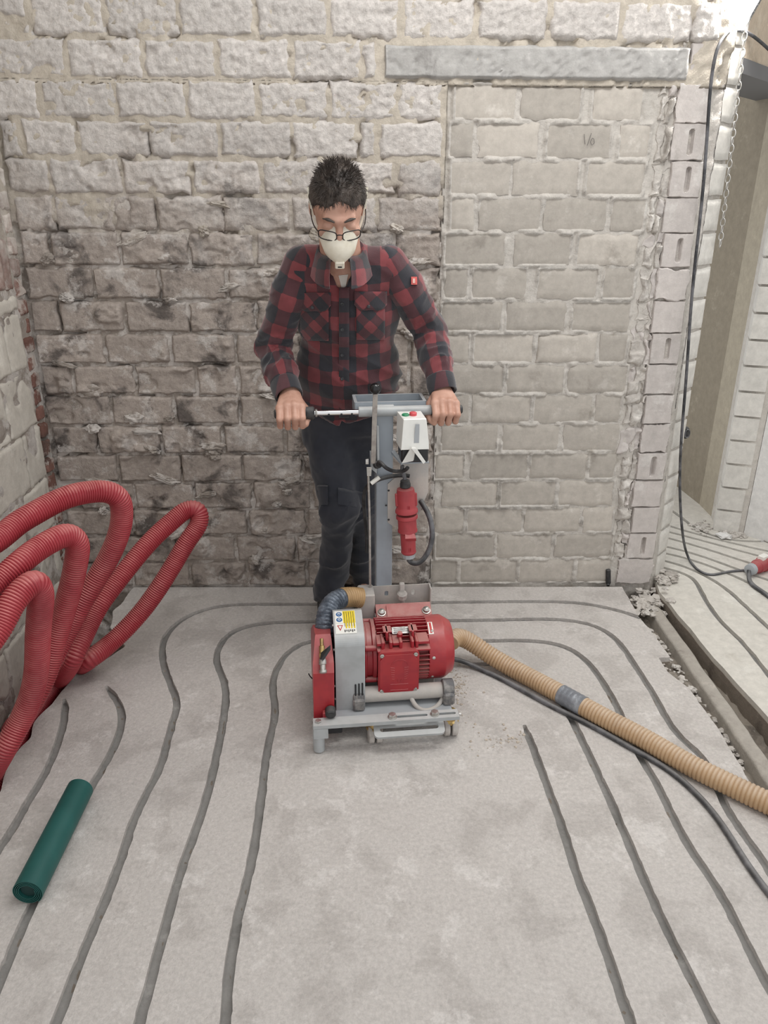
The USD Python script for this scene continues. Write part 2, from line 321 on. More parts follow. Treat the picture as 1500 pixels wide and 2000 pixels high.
def rough_old(S, Z, seed):
    P = np.stack([S, Z, 0 * S + seed * .013], -1)
    hew = (1 - np.abs(2 * fbm(P * [22, 30, 1], 4, 5) - 1)) ** 1.5
    up = sstep(Z + (noise(P * 2.2, 3) - .5) * .9, 1.35, 1.75)
    h = up * (hew * .010 - .004 + (fbm(P * 75, 3, 19) - .5) * .011) + (1 - up) * (fbm(P * 40, 4, 9) - .5) * .007
    lump = sstep(fbm(P * [7, 10, 1], 3, 31), .61, .70) * (1 - .75 * up)
    h += lump * (.006 + .022 * fbm(P * [38, 60, 1], 3, 37))
    spall = sstep(fbm(P * [9, 12, 1], 3, 51), .63, .68); h -= spall * (.006 + .006 * fbm(P * 50, 2, 8))
    return h
BX = lambda px, k: float(at(px, PYC[k], 0)[0])
PYC = {k: float(np.interp(k, range(18), [1120, 1076, 1026, 974, 918, 862, 806, 748, 688, 626, 562, 496, 424, 352, 275, 198, 118, 38])) for k in range(26)}
OLD = {17: [62, 207, 352, 497, 642, 783, 930, 1072, 1212, 1352], 16: [132, 282, 425, 570, 708, 736], 15: [82, 228, 367, 502, 642, 777, 866], 14: [45, 152, 292, 430, 570, 700, 738, 866],
       13: [102, 240, 375, 512, 640, 772, 864], 12: [110, 225, 307, 437, 570, 700, 735, 862], 11: [100, 237, 370, 500, 640, 770, 862], 10: [64, 185, 313, 445, 580, 710, 800, 858],
       9: [118, 245, 370, 500, 625, 752, 856], 8: [205, 335, 462, 590, 715, 800, 854], 7: [145, 265, 385, 465, 590, 715, 800, 852], 6: [218, 343, 468, 595, 720, 800, 850],
       5: [192, 315, 438, 558, 680, 800, 846], 4: [232, 355, 475, 590, 712, 790, 844], 3: [155, 265, 380, 495, 610, 730, 840], 2: [155, 262, 370, 485, 600, 715, 838],
       1: [232, 345, 463, 580, 695, 800, 836], 0: [150, 260, 373, 485, 600, 715, 834]}
XL = -1.30                                                            # the left wall's face
INL = np.interp(np.arange(18), [0, 17], [BX(838, 0), BX(868, 14)])
INR = [BX(np.interp(k, [0, 4, 8, 12, 15], [1192, 1204, 1224, 1262, 1282]), k) for k in range(16)]
ARX, LEAN = 1.299, .027                                                           # the arris of the pier
wall = thing('wall_back', 'rough wall of old white-painted blocks with a bricked-up doorway behind the worker', None, (0, 0, 0), kind='structure')
# mortar bed of the old masonry, running down behind the floor
def bed_h(S, Z):
    P = np.stack([S, Z, 0 * S], -1); joint = fbm(P * 14, 4, 71)
    return .001 + .009 * sstep(Z, 1.3, 1.8) + (fbm(P * 45, 4, 17) - .5) * .018 - sstep(joint, .60, .67) * .020
xin0, xin1 = float(INL.mean()), max(INR)
obj('mortar', sheet(XL - .02, xin0 + .01, -.40, 2.0, MAPB, bed_h), 'mortar_old', wall, smooth=60)
obj('mortar', sheet(XL - .02, ARX, 1.985, 3.0, MAPB, bed_h), 'mortar_old', wall, smooth=60)
nb = 0
for k in range(23):
    z0, z1 = k * RH, (k + 1) * RH
    if k in OLD: xs = [BX(p, k) for p in OLD[k]]
    else: xs = list(np.arange(XL + .1 + .125 * (k % 2), ARX - .1, .25))
    if k == 17: pass
    xs = [XL + .004 + .012 * rng.random()] + [x for x in xs if x > XL + .07]
    if k >= 17: xs.append(ARX - .05)
    elif k == 16: pass
    elif xs[-1] < INL[min(k, 17)] - .03: xs.append(float(INL[min(k, 17)]) - .004)
    for a, b in zip(xs[:-1], xs[1:]):
        nb += 1; lo_ = k < 12; g = (.0035 if lo_ else .001) + .004 * rng.random(); gz = (.0030 if lo_ else 0) + .004 * rng.random()
        if b - a < .03: continue
        obj('block', block(a + g, b - g, z0 + gz, z1 - gz, MAPB, .009 + .006 * rng.random(), rough_old, .006, .006 if lo_ else .0085, .03, nb, er=.007 if lo_ else .011), 'block_old', wall, smooth=50)
# a hollow at the left corner, mortar clods that stick out of the lower joints
for i in range(60):
    k = int(rng.integers(1, 13)); x = XL + .1 + rng.random() * 1.4; z = k * RH + (rng.normal() * .014 if i % 2 else rng.random() * .1)
    w, h, d = .018 + .045 * rng.random(), .010 + .016 * rng.random(), .014 + .016 * rng.random()
    s = trimesh.creation.icosphere(4, 1.0); q = s.vertices + i * 3.1; v = s.vertices * np.clip(1 + 1.1 * (fbm(q * 1.5, 2, 2) - .5) + .55 * (fbm(q * 4.0, 3, 4) - .5), .55, 1.6)[:, None]; a = rng.normal() * .25
    v = v * [w, d, h]; v = np.c_[v[:, 0] * math.cos(a) - v[:, 2] * math.sin(a), v[:, 1], v[:, 0] * math.sin(a) + v[:, 2] * math.cos(a)] + [x, -.008, z]
    obj('mortar_clod', TM(v, s.faces), 'mortar_old', wall, smooth=40)
# lintel
zl0, zl1 = 16 * RH + .005, 17 * RH - .012; xl0, xl1 = float(at(749, 130, 0)[0]), float(at(1344, 130, 0)[0])
def lint_h(S, Z, sd): P = np.stack([S, Z, 0 * S], -1); return (fbm(P * 30, 4, 3) - .5) * .008 - sstep(fbm(P * 55, 2, 4), .66, .72) * .006
obj('lintel', block(xl0, xl1, zl0, zl1, MAPB, .022, lint_h, .008, .003, .03, 3), 'lintel_concrete', wall, smooth=50, label='grey concrete lintel above the bricked-up doorway')
# infill panel
IN = [[(840, 892), (898, 1008), (1013, 1118), (1125, 1190)], [(850, 965), (970, 1075), (1083, 1193)], [(848, 905), (912, 1018), (1024, 1130), (1137, 1195)], [(863, 970), (977, 1083), (1090, 1195)],
      [(848, 905), (920, 1028), (1035, 1145), (1150, 1200)], [(862, 970), (980, 1090), (1100, 1205)], [(860, 915), (922, 1035), (1042, 1153), (1160, 1210)], [(865, 982), (990, 1100), (1110, 1222)],
      [(865, 915), (925, 1040), (1047, 1163), (1170, 1222)], [(862, 978), (988, 1103), (1117, 1228)], [(868, 912), (922, 1025), (1050, 1165), (1177, 1237)], [(868, 985), (1003, 1113), (1127, 1243)],
      [(880, 925), (936, 1055), (1062, 1182), (1193, 1258)], [(880, 995), (1003, 1128), (1145, 1257)], [(878, 923), (934, 1052), (1068, 1192), (1210, 1268)], [(888, 1008), (1018, 1134), (1158, 1254)]]
rects = []
for k, row in enumerate(IN):
    for a, b in row: rects.append((BX(a, k), BX(b, k), k * RH + .008, (k + 1) * RH - .006))
rects = np.array(rects)
def in_h(S, Z):                                                        # squeezed-out mortar: ridges along the block edges
    dmin = np.full(S.shape, 9.0)
    for a, b, c, d in rects:
        q = np.maximum(np.maximum(a - S, S - b), np.maximum(c - Z, Z - d)); dmin = np.minimum(dmin, q)
    P = np.stack([S, Z, 0 * S], -1); n = fbm(P * [60, 45, 1], 4, 3)
    ridge = np.exp(-((dmin - .002) / .0055) ** 2) * sstep(fbm(P * 13, 3, 14), .36, .58) * (.004 + .020 * n)
    return np.where(dmin < -.012, -.01, -.003 + (fbm(P * 35, 3, 6) - .5) * .006 + ridge)
obj('infill_mortar', sheet(xin0, max(INR) + .03, -.02, 2.0, MAPB, in_h, .006), 'mortar_infill', wall, smooth=70)
def smooth_in(S, Z, sd): P = np.stack([S, Z, 0 * S + sd], -1); return (fbm(P * 12, 2, 2) - .5) * .003
for i, (a, b, c, d) in enumerate(rects):
    obj('infill_block', block(a, b, c, d, MAPB, .003 + .004 * rng.random(), smooth_in, .012, .005, .02, i + 500, er=.004), 'block_infill', wall, smooth=50)
# pencilled mark on one infill block
mk = []
for pts in ([(1141, 262), (1143, 282)], [(1147, 284), (1155, 260)], [(1157, 270), (1153, 277), (1156, 284), (1161, 279), (1160, 271), (1157, 270)]):
    mk.append(sweep(resample(np.array([at(x, y, -.0105) for x, y in pts]), .004), .0011, 5))
mat('pencil', (.16, .15, .14), .8)
obj('pencil_mark', cat_(mk), 'pencil', wall, label='pencilled figures')
# pier: ragged strip next to the infill and outer blocks with grip slots
def rough_pier(S, Z, sd):
    P = np.stack([S, Z, 0 * S + sd * .3], -1); return (fbm(P * [24, 24, 1], 5, 5) - .5) * .05 + sstep(fbm(P * 11, 3, 9), .55, .62) * .012
obj('pier_mortar', sheet(min(INR) - .01, ARX - .004, -.12, 2.0, MAPB, lambda S, Z: -.012 + (fbm(np.stack([S, Z, 0 * S], -1) * 22, 4, 8) - .5) * .03, .008), 'rubble_mortar', wall, smooth=60)
for k in range(17):
    z0, z1 = k * RH, (k + 1) * RH; xi = INR[min(k, 15)] + .012; x1 = ARX - LEAN * (z0 + z1) / 2
    w = .118 + .012 * rng.random(); xo = x1 - w
    if k in (0,): xo = x1 - .16
    zz = z0
    while zz < z1 - .02 and xo - xi > .03:
        hh = min(.045 + .09 * rng.random(), z1 - zz); cutx = xi + (xo - xi) * (.35 + .5 * rng.random()); nb += 1
        for a, b in ((xi, cutx), (cutx, xo)):
            obj('rubble_piece', block(a + .001, b - .001, zz, zz + hh, MAPB, -.004 + .014 * rng.random(), rough_pier, .0055, .014, .03, 700 + nb + int(a * 900)), 'rubble_mortar' if rng.random() < .7 else 'block_pier', wall, smooth=45)
        zz += hh
    if k == 16: xo = max(xo, xl1 + .004)
    b = block(xo, x1 - .002, z0 + .003, z1 - .003, MAPB, .012, lambda S, Z, sd: smooth_in(S, Z, sd), .008, .004 if k % 5 else .012, .10, 800 + k, er=.005)
    sx = xo + w * (.55 if k % 3 else .4); sl = []
    def slot_h(S, Z, sd, sx=sx, zc=(z0 + z1) / 2, on=(k in (1, 4, 8, 11, 13, 14))): 
        d = np.hypot(S - sx, np.maximum(np.abs(Z - zc) - .034, 0)); return smooth_in(S, Z, sd) - (sstep(-d, -.010, -.006) * .022 if on else 0)
    b = block(xo, x1 - .002, z0 + .001, z1 - .001, MAPB, .007 + .004 * rng.random(), slot_h, .0035, .003 if k % 5 else .009, .10, 800 + k, er=.003)
    obj('pier_block', b, 'block_pier', wall, smooth=50)
# splayed jamb going back beside the opening
SD = np.array([math.sin(math.radians(41)), math.cos(math.radians(41)), 0]); SN = np.array([SD[1], -SD[0], 0]); S0 = np.array([ARX, -.008, 0])
def MAPS(s, out, z): return S0 + np.multiply.outer(s, SD) + np.multiply.outer(out, SN) + np.multiply.outer(z, [0, 0, 1.0]) - np.multiply.outer(LEAN * np.asarray(z) * (1 - .85 * np.asarray(s) / .138), [1.0, 0, 0])
obj('jamb_mortar', sheet(0, .136, -.05, 2.95, MAPS, lambda S, Z: -.004 + (fbm(np.stack([S, Z, 0 * S], -1) * 30, 3, 8) - .5) * .008, .01), 'mortar_infill', wall, smooth=60)
for k in range(22):
    obj('jamb_block', block(.036, .138, k * RH + .007, (k + 1) * RH - .006, MAPS, .006, smooth_in, .012, .003, .03, 900 + k, er=.004), 'block_clean', wall, smooth=50)
core = hullpts([((S0 + SD * .125)[:2] - [.09, 0]).tolist() + [z] for z in (-.1, 2.95)] + [[*(np.array([ARX - .09, .02]) ), z] for z in (-.1, 2.95)] + [[ARX - .09, .25, z] for z in (-.1, 2.95)] + [[*((S0 + SD * .125)[:2] + [-.09, .12]), z] for z in (-.1, 2.95)])
obj('jamb_core', core, 'lintel_concrete', wall)

# ------------------------------------------------------------------ left wall
wl_ = thing('wall_left', 'left wall of large pale blocks with a strip of red bricks in the corner', None, (XL, 0, 0), kind='structure')
def MAPL(s, out, z): return np.stack([XL + out, -s, z], -1)
hl = lambda S, Z: .0025 + (fbm(np.stack([S, Z, 0 * S], -1) * 20, 4, 8) - .5) * .02
obj('mortar', sheet(.012, 2.6, -.40, 3.0, MAPL, hl, .014, flip=True), 'mortar_old', wl_, smooth=60)
def rough_left(S, Z, sd):
    P = np.stack([S, Z, 0 * S + sd], -1); return (fbm(P * 9, 4, 5) - .5) * .012 - sstep(fbm(P * 6, 3, 6), .62, .68) * .012
ztop = float(atx(20, 578, XL)[2]); n = 0; z = -.35; row = 0
while z < ztop - .05:
    h = min(.19 + .05 * rng.random(), ztop - z); s = .095 + .004 * rng.random(); first = .13 + .12 * (row % 2) + .03 * rng.random()
    while s < 1.9:
        w = first if s < .12 else .30 + .12 * rng.random(); n += 1
        obj('block', block(s + .001, s + w - .001, z + .001, z + h - .001, MAPL, .008, rough_left, .010 if s < 1.0 else .03, .008, .03, 1100 + n, flip=True), 'plaster_left', wl_, smooth=50)
        s += w
    z += h; row += 1
z = -.35
while z < 2.95:                                                        # corner column of red bricks
    h = .066 + .016 * rng.random(); a = .018 + .012 * rng.random()
    obj('brick', block(a, .088 + .006 * rng.random(), z + .005, z + h - .004, MAPL, .008 + .008 * rng.random(), rough_left, .008, .006, .03, 1300 + n, flip=True), 'red_brick', wl_, smooth=50); n += 1; z += h
z = ztop + .004
while z < 2.95:                                                        # soldier courses higher up
    h = .20 if z < ztop + .3 else .24; s = .098
    while s < .75:
        w = .062 + .012 * rng.random(); n += 1
        obj('brick', block(s + .004, s + w - .004, z + .005 + .02 * rng.random(), z + h - .005, MAPL, .008 + .008 * rng.random(), rough_left, .010, .006, .03, 1300 + n, flip=True), 'red_brick', wl_, smooth=50); s += w
    z += h

# ------------------------------------------------------------------ floor
def poly(pts, z=0.0): return [tuple(fl(x, y, z)[:2]) for x, y in pts]
def ragged(pts, amp, freq, seed, step=.012):
    p = resample(np.array(pts, float), step); t = np.gradient(p, axis=0); t /= np.linalg.norm(t, axis=1, keepdims=True) + 1e-9
    nrm = np.stack([-t[:, 1], t[:, 0]], 1); d = (fbm(np.c_[p * freq, np.full(len(p), seed)], 4, seed) - .5) * 2 * amp; d[0] = d[-1] = 0
    return p + nrm * d[:, None]
left_edge = ragged(poly([(262, 1147), (222, 1195), (216, 1225), (245, 1262), (210, 1285), (147, 1310), (128, 1340), (108, 1365), (66, 1412), (62, 1436), (17, 1488), (0, 1546)]) + [(-1.09, -1.9), (-1.07, -2.9)], .010, 14, 3)
right_edge = ragged(poly([(1215, 1146), (1245, 1200), (1308, 1283), (1285, 1284), (1304, 1312), (1345, 1345), (1400, 1420), (1470, 1535), (1480, 1570), (1500, 1600), (1530, 1680)]) + [(1.15, -2.0), (1.12, -2.9)], .007, 14, 5)
slab = Polygon(np.vstack([left_edge, right_edge[::-1]])).buffer(0)
r2_edge = ragged(poly([(1288, 1156), (1400, 1290), (1500, 1400)]) + [(1.38, -1.6), (1.4, -2.9)], .005, 10, 8)
slab2 = Polygon(np.vstack([r2_edge, [(3.6, -2.9), (3.6, 3.4), (1.25, 3.4), (1.25, .12), (1.33, .03)]])).buffer(0)
GL = [[(125, 1365), (126, 1400), (110, 1460), (80, 1525), (58, 1560), (30, 1610), (0, 1655), (-60, 1740)],
      [(208, 1340), (230, 1372), (238, 1402), (224, 1455), (185, 1525), (120, 1640), (62, 1770), (33, 1833), (0, 1917), (-40, 2010)],
      [(1272, 1216), (1225, 1198), (1180, 1186), (1130, 1178), (1000, 1175), (840, 1177), (620, 1180), (520, 1180), (440, 1183), (367, 1204), (324, 1243), (317, 1271), (324, 1313), (345, 1376), (336, 1415), (317, 1485), (299, 1526), (262, 1600), (240, 1667), (200, 1770), (150, 1893), (110, 1997), (70, 2100)],
      [(1540, 1760), (1500, 1697), (1471, 1655), (1434, 1602), (1409, 1556), (1368, 1476), (1326, 1436), (1277, 1358), (1235, 1292), (1202, 1248), (1161, 1223), (1103, 1211), (1016, 1210), (900, 1212), (620, 1214), (490, 1222), (450, 1238), (428, 1265), (424, 1295), (437, 1330), (440, 1375), (427, 1457), (393, 1590), (360, 1683), (333, 1770), (307, 1867), (273, 1993), (245, 2100)],
      [(1560, 2020), (1500, 1925), (1434, 1796), (1397, 1730), (1335, 1635), (1285, 1535), (1256, 1486), (1206, 1383), (1169, 1320), (1144, 1290), (1111, 1267), (1062, 1254), (942, 1252), (760, 1250), (600, 1255), (560, 1278), (540, 1310), (533, 1345), (537, 1385), (530, 1430), (517, 1500), (505, 1600), (487, 1700), (467, 1783), (450, 1883), (440, 1997), (432, 2100)],
      [(913, 1296), (946, 1297), (1010, 1306), (1070, 1340), (1109, 1391), (1144, 1461), (1190, 1560), (1240, 1676), (1293, 1796), (1395, 2000), (1440, 2100)],
      [(1024, 1416), (1049, 1482), (1078, 1560), (1099, 1618), (1132, 1721), (1165, 1805), (1205, 1920), (1232, 2000), (1262, 2100)]]
GR = [[(1285, 1106), (1325, 1117), (1351, 1129), (1366, 1149), (1385, 1183), (1415, 1221), (1444, 1249), (1500, 1317), (1570, 1400), (1700, 1580)], [(1285, 1092), (1355, 1114), (1385, 1129), (1419, 1151), (1457, 1185), (1500, 1225), (1600, 1320)],
      [(1285, 1078), (1361, 1097), (1415, 1117), (1457, 1136), (1530, 1180)], [(1285, 1065), (1372, 1087), (1436, 1110), (1500, 1133), (1580, 1165)], [(1285, 1046), (1372, 1070), (1459, 1098), (1560, 1130)],
      [(1285, 1034), (1372, 1056), (1464, 1081), (1560, 1105)], [(1290, 1021), (1361, 1043), (1436, 1062), (1479, 1072), (1580, 1090)], [(1300, 990), (1340, 1018), (1368, 1036), (1404, 1049), (1447, 1056), (1500, 1057), (1600, 1057)]]
def groove(pts, w, seed, taper=False):
    p = np.array(poly(pts)); q = resample(spline(np.c_[p, 0 * p[:, 0]], 160)[:, :2], .012); k = len(q)
    t = np.gradient(q, axis=0); t /= np.linalg.norm(t, axis=1, keepdims=True); nrm = np.stack([-t[:, 1], t[:, 0]], 1)
    c1 = (fbm(np.c_[q * 45, np.full(k, seed)], 3, seed) - .5); c2 = (fbm(np.c_[q * 45, np.full(k, seed + .5)], 3, seed + 9) - .5)
    tp = np.clip(.40 + np.arange(k) * .012 / .10, 0, 1) if taper else np.ones(k)
    a, b = q + nrm * (tp * w / 2 * (1 + .5 * c1))[:, None], q - nrm * (tp * w / 2 * (1 + .5 * c2))[:, None]
    return unary_union([Polygon([a[i], a[i + 1], b[i + 1], b[i]]).buffer(.0004) for i in range(k - 1)]), q
GD = .020
E3 = np.eye(3)
floor = thing('floor', 'pale dusty screed floor with milled pipe grooves', None, (0, 0, 0), kind='structure')
gl = [groove(p, .0255, i + 1, i in (0, 1, 5, 6)) for i, p in enumerate(GL)]; gr_ = [groove(p, .021, i + 31) for i, p in enumerate(GR)]
top = slab.difference(unary_union([g[0] for g in gl])); top2 = slab2.difference(unary_union([g[0] for g in gr_]))
obj('screed_surface', extrude(top.simplify(.0008), GD, (0, 0, -GD), *E3), 'screed', floor, smooth=False)
obj('screed_surface', extrude(top2.simplify(.0008), GD, (0, 0, -GD), *E3), 'screed_right', floor, smooth=False)
def groove_bed(q, w, z=-GD):                                           # rounded, dusty bottom of one milled groove
    t = np.gradient(q, axis=0); t /= np.linalg.norm(t, axis=1, keepdims=True); nrm = np.stack([-t[:, 1], t[:, 0]], 1); k = len(q)
    u = np.linspace(-1, 1, 7); V = []
    for a in u:
        hgt = z + .0005 + .012 * a ** 4 + .003 * (fbm(np.c_[q * 60, np.full(k, a)], 3, 4) - .5); V.append(np.c_[q + nrm * (w * .68 * a), hgt])
    V = np.stack(V, 1).reshape(-1, 3); i, j = np.meshgrid(np.arange(k - 1), np.arange(6), indexing='ij'); a = (i * 7 + j).ravel()
    return TM(V, np.vstack([np.stack([a, a + 1, a + 8], 1), np.stack([a, a + 8, a + 7], 1)])[:, ::-1])
for (g, q), w, sl in [(x, .0255, slab) for x in gl] + [(x, .021, slab2) for x in gr_]:
    q = q[[sl.buffer(-.004).contains(Point(*a)) for a in q]]
    obj('groove', groove_bed(q, w), 'groove_dust', floor, smooth=60)
obj('screed_base', extrude(slab.buffer(.004), .16, (0, 0, -GD - .16), *E3), 'broken_screed', floor, smooth=False)
obj('screed_base', extrude(slab2.buffer(.002), .16, (0, 0, -GD - .16), *E3), 'broken_screed', floor, smooth=False)
def dirt(x0, x1, y0, y1, zf, step=.02):
    nx, ny = int((x1 - x0) / step) + 2, int((y1 - y0) / step) + 2; X, Y = np.meshgrid(np.linspace(x0, x1, nx), np.linspace(y0, y1, ny), indexing='ij')
    V = np.stack([X, Y, zf(X, Y)], -1).reshape(-1, 3); i, j = np.meshgrid(np.arange(nx - 1), np.arange(ny - 1), indexing='ij'); a = (i * ny + j).ravel()
    return TM(V, np.vstack([np.stack([a, a + ny, a + ny + 1], 1), np.stack([a, a + ny + 1, a + 1], 1)]))
obj('trench_bed', dirt(1.0, 1.42, -2.9, .1, lambda X, Y: -.085 + .055 * sstep(-X, -1.25, -1.15) * sstep(-Y, .45, .8) + (fbm(np.stack([X, Y, 0 * X], -1) * 26, 4, 3) - .5) * .035, .012), 'trench_dirt', floor, smooth=60)
obj('pit_bed', dirt(XL - .02, -.9, -2.9, .02, lambda X, Y: -.36 + (fbm(np.stack([X, Y, 0 * X], -1) * 14, 4, 5) - .5) * .06, .03), 'trench_dirt', floor, smooth=60)
def curbm(): 
    V = []
    p = resample(np.array([[1.262, -.16], [1.268, -.9], [1.262, -1.8], [1.26, -2.9]]), .03); sec = np.array([[-.034, -.08], [-.030, .022], [-.020, .032], [.018, .034], [.026, .028], [.03, -.08]])
    for x, y in p: V.append(np.c_[x + sec[:, 0] + .004 * (noise(np.c_[sec * 30, np.full(6, y * 20)]) - .5), np.full(6, y), -.065 + sec[:, 1] + .008 * (noise(np.c_[sec * 30 + 5, np.full(6, y * 14)]) - .5)])
    k = len(p); V = np.vstack(V); i, j = np.meshgrid(np.arange(k - 1), np.arange(5), indexing='ij'); a = (i * 6 + j).ravel()
    return TM(V, np.vstack([np.stack([a, a + 6, a + 7], 1), np.stack([a, a + 7, a + 1], 1)]))
obj('trench_kerb', curbm(), 'kerb_dusty', floor, smooth=50, label='narrow concrete kerb running along the trench')

# ------------------------------------------------------------------ the passage beyond the opening
wr = thing('wall_right', 'tan plastered wall of the passage beyond the opening', None, (1.9, .9, 0), kind='structure')
def prism(pts, z0, z1): 
    p = Polygon(pts); p = p if p.exterior.is_ccw else Polygon(pts[::-1]); return extrude(p, z1 - z0, (0, 0, z0), *E3)
za = 2.34
pA, pB, pC = fl(1322, 950)[:2], fl(1366, 985)[:2], fl(1394, 1014)[:2]
far = pA + (pA - pB) * 3
obj('plaster_face', prism([pB, far, far + [.3, 0], pB + [.3, 0]], -.02, za), 'tan_plaster', wr, smooth=False)
obj('plaster_reveal', prism([pC, pB, pB + [.3, 0], pC + [.25, .2]], -.02, za), 'tan_plaster_pale', wr, smooth=False)
hole = at(1456, 636, .86); obj('drill_hole', lathe(hole + [-.005, 0, 0], (-.9, -.5, 0), [(0, .012), (.012, .013), (.014, .009), (.006, .006)], 12), 'dark_core', wr)
wf = thing('wall_far', 'white plastered wall with an end column of clean pale blocks at the right edge', None, (1.95, .5, 0), kind='structure')
c0, c1, c2 = fl(1393, 1036)[:2], fl(1434, 1041)[:2], fl(1452, 1044)[:2]
d2 = np.array([.62, -.78])
obj('white_plaster', prism([c2, c2 + d2 * 1.6, c2 + d2 * 1.6 + [.3, .2], c2 + [.14, .12]], -.02, 2.9), 'white_plaster', wf, smooth=False)
obj('column_mortar', prism([c0 + [.022, .020], c1 + [-.004, .010], c2 + [0, .004], c2 + [.12, .12], c0 + [.07, .2]], -.02, 2.9), 'mortar_infill', wf, smooth=False)
for k in range(23):
    z0, z1 = k * RH + (.0 if k else -.015), (k + 1) * RH - .012; j = rng.normal(size=2) * .003
    pts = [c0 + j, c1 + j, c1 + (c2 - c1) * .45 + j, c1 + [.06, .10], c0 + [.05, .12]]; p = Polygon(pts); p = p.buffer(-.006).buffer(.006, 3)
    obj('column_block', extrude(p, z1 - z0, (0, 0, z0), *E3), 'block_clean', wf, smooth=30)
# header over the opening, parallel to the splayed jamb
hb = at(1448, 113, .10); zh = hb[2]
hd = thing('trim_1', 'roughcast header with a grey steel angle over the opening', None, (hb[0], hb[1], zh), kind='structure')
hs = S0[:2] + SD[:2] * .128 - [.15 * LEAN * zh, 0]
he = hs + SD[:2] * 1.3; hn = SN[:2]
obj('roughcast', prism([hs, he, he - hn * .25, hs - hn * .25], zh + .0, 3.0), 'roughcast', hd, smooth=False)
obj('steel_angle', prism([hs + hn * .004, he + hn * .004, he - hn * .25, hs - hn * .25], zh - .05, zh - .001), 'steel_dark', hd, smooth=False)

# ------------------------------------------------------------------ the floor milling machine
mat('red_paint', (.36, .022, .032), .42, 0, (.30, .02, .03), 14, dust=(.50, .33, .29), dustamt=.55, bump=.06, bscale=160)
mat('red_plain', (.37, .025, .032), .38, 0, (.31, .02, .03), 20, dust=(.48, .25, .22), dustamt=.25)
mat('red_plastic', (.36, .042, .05), .5, 0, (.30, .035, .042), 30, dust=(.5, .25, .23), dustamt=.35)
mat('grey_paint', (.40, .42, .43), .45, .0, (.34, .355, .36), 12, dust=(.60, .58, .55), dustamt=.35)
mat('grey_blue', (.30, .335, .375), .45, .0, (.26, .29, .32), 9, dust=(.60, .58, .55), dustamt=.3)
mat('grey_dusty', (.42, .40, .38), .75, 0, (.50, .46, .42), 9, bump=.2)
mat('cast_dusty', (.50, .47, .44), .85, 0, (.36, .33, .31), 22, bump=.3)
mat('bearing_cast', (.13, .13, .135), .7, .2, (.30, .285, .27), 28, bump=.3)
mat('zinc', (.56, .55, .53), .38, .85, (.40, .38, .35), 40)
mat('chrome', (.75, .75, .76), .14, 1.0)
mat('brass', (.55, .40, .17), .38, .9, (.38, .27, .13), 40)
mat('black_rubber', (.016, .016, .018), .55, 0, (.05, .05, .05), 25, dust=(.3, .29, .28), dustamt=.2)
mat('black_gloss', (.008, .008, .009), .12)
mat('white_plastic', (.74, .74, .71), .4, 0, (.68, .68, .65), 9, dust=(.72, .70, .66), dustamt=.3)
mat('black_plastic', (.014, .015, .018), .4)
mat('green_plastic', (.02, .22, .10), .35); mat('pink_red_plastic', (.62, .08, .09), .35)
mat('steel_bare', (.40, .37, .34), .42, .7, (.30, .27, .25), 40)
mat('sticker_white', (.78, .77, .72), .5); mat('sticker_yellow', (.74, .56, .03), .5); mat('sticker_blue', (.03, .12, .30), .5); mat('sticker_black', (.03, .03, .03), .5); mat('sticker_red', (.5, .05, .05), .5)
mat('plate_silver', (.50, .50, .49), .35, .6, (.36, .35, .33), 60)
mat('tape_grey', (.20, .215, .24), .28, .15, (.34, .36, .39), 18, bump=.5, bscale=45, bdist=.006)
mat('tan_hose', (.47, .315, .18), .5, 0, (.40, .26, .145), 7, dust=(.60, .50, .40), dustamt=.5)
mat('tan_hose_sleeve', (.42, .27, .13), .5, 0, (.30, .19, .09), 20)
mat('grey_gland', (.36, .38, .40), .5)
mat('cable_black', (.03, .031, .034), .5, 0, (.13, .13, .14), 14, dust=(.34, .33, .32), dustamt=.35)

MA = math.radians(5); MO = np.array([.08, -.85, 0.0]); MUX = np.array([math.cos(MA), math.sin(MA), 0]); MUY = np.array([-math.sin(MA), math.cos(MA), 0])
def L(px, py, ly):
    a, b = px - 750, py - 1000; r = RT * a / FPX - UPV * b / FPX + FW; t = ((MO - C) @ MUY + ly) / (r @ MUY); P = C + r * t - MO
    return np.array([P @ MUX, P @ MUY, P[2]])
def toW(p): p = np.asarray(p, float); return MO + p[..., :1] * MUX + p[..., 1:2] * MUY + p[..., 2:] * np.array([0, 0, 1.0])
mach = thing('floor_milling_machine', 'red and grey floor milling machine on a tall grey post, pushed by the worker', 'milling machine', MO, MA)
def mp(name, mesh, mt, parent=None, smooth=35, label=None): return obj(name, mesh, mt, parent or mach, smooth, label, local=True)
EX, EY, EZ = np.eye(3)
# --- motor
AY, AZ, MR = -.02, .222, .097
ax = lambda x: (x, AY, AZ)
mot = mp('motor_body', lathe(ax(-.06), EX, [(0, .070), (.002, MR - .012), (.195, MR - .012), (.197, .06)], 48), 'red_paint', label='red ribbed electric motor body')
for i in range(40):                                                   # cooling ribs
    a = math.radians(i * 9); d = np.array([0, math.cos(a), math.sin(a)]); t = np.array([0, -math.sin(a), math.cos(a)])
    if -.12 < math.sin(a) < .75 and d[1] < -.55 and math.sin(a) < .12: pass
    v = cbox((-.05, MR - .018, -.0016), (.122, MR + .010, .0016), .0008); P = v.vertices
    mp('cooling_rib', TM(np.array(ax(0)) + P[:, :1] * EX + P[:, 1:2] * d + P[:, 2:] * t, v.faces), 'red_paint', mot)
mp('end_shield', lathe(ax(-.098), EX, [(0, .085), (.001, .100), (.012, .102), (.014, .094), (.030, .093), (.033, .102), (.044, .103), (.046, .08)], 48), 'red_paint')
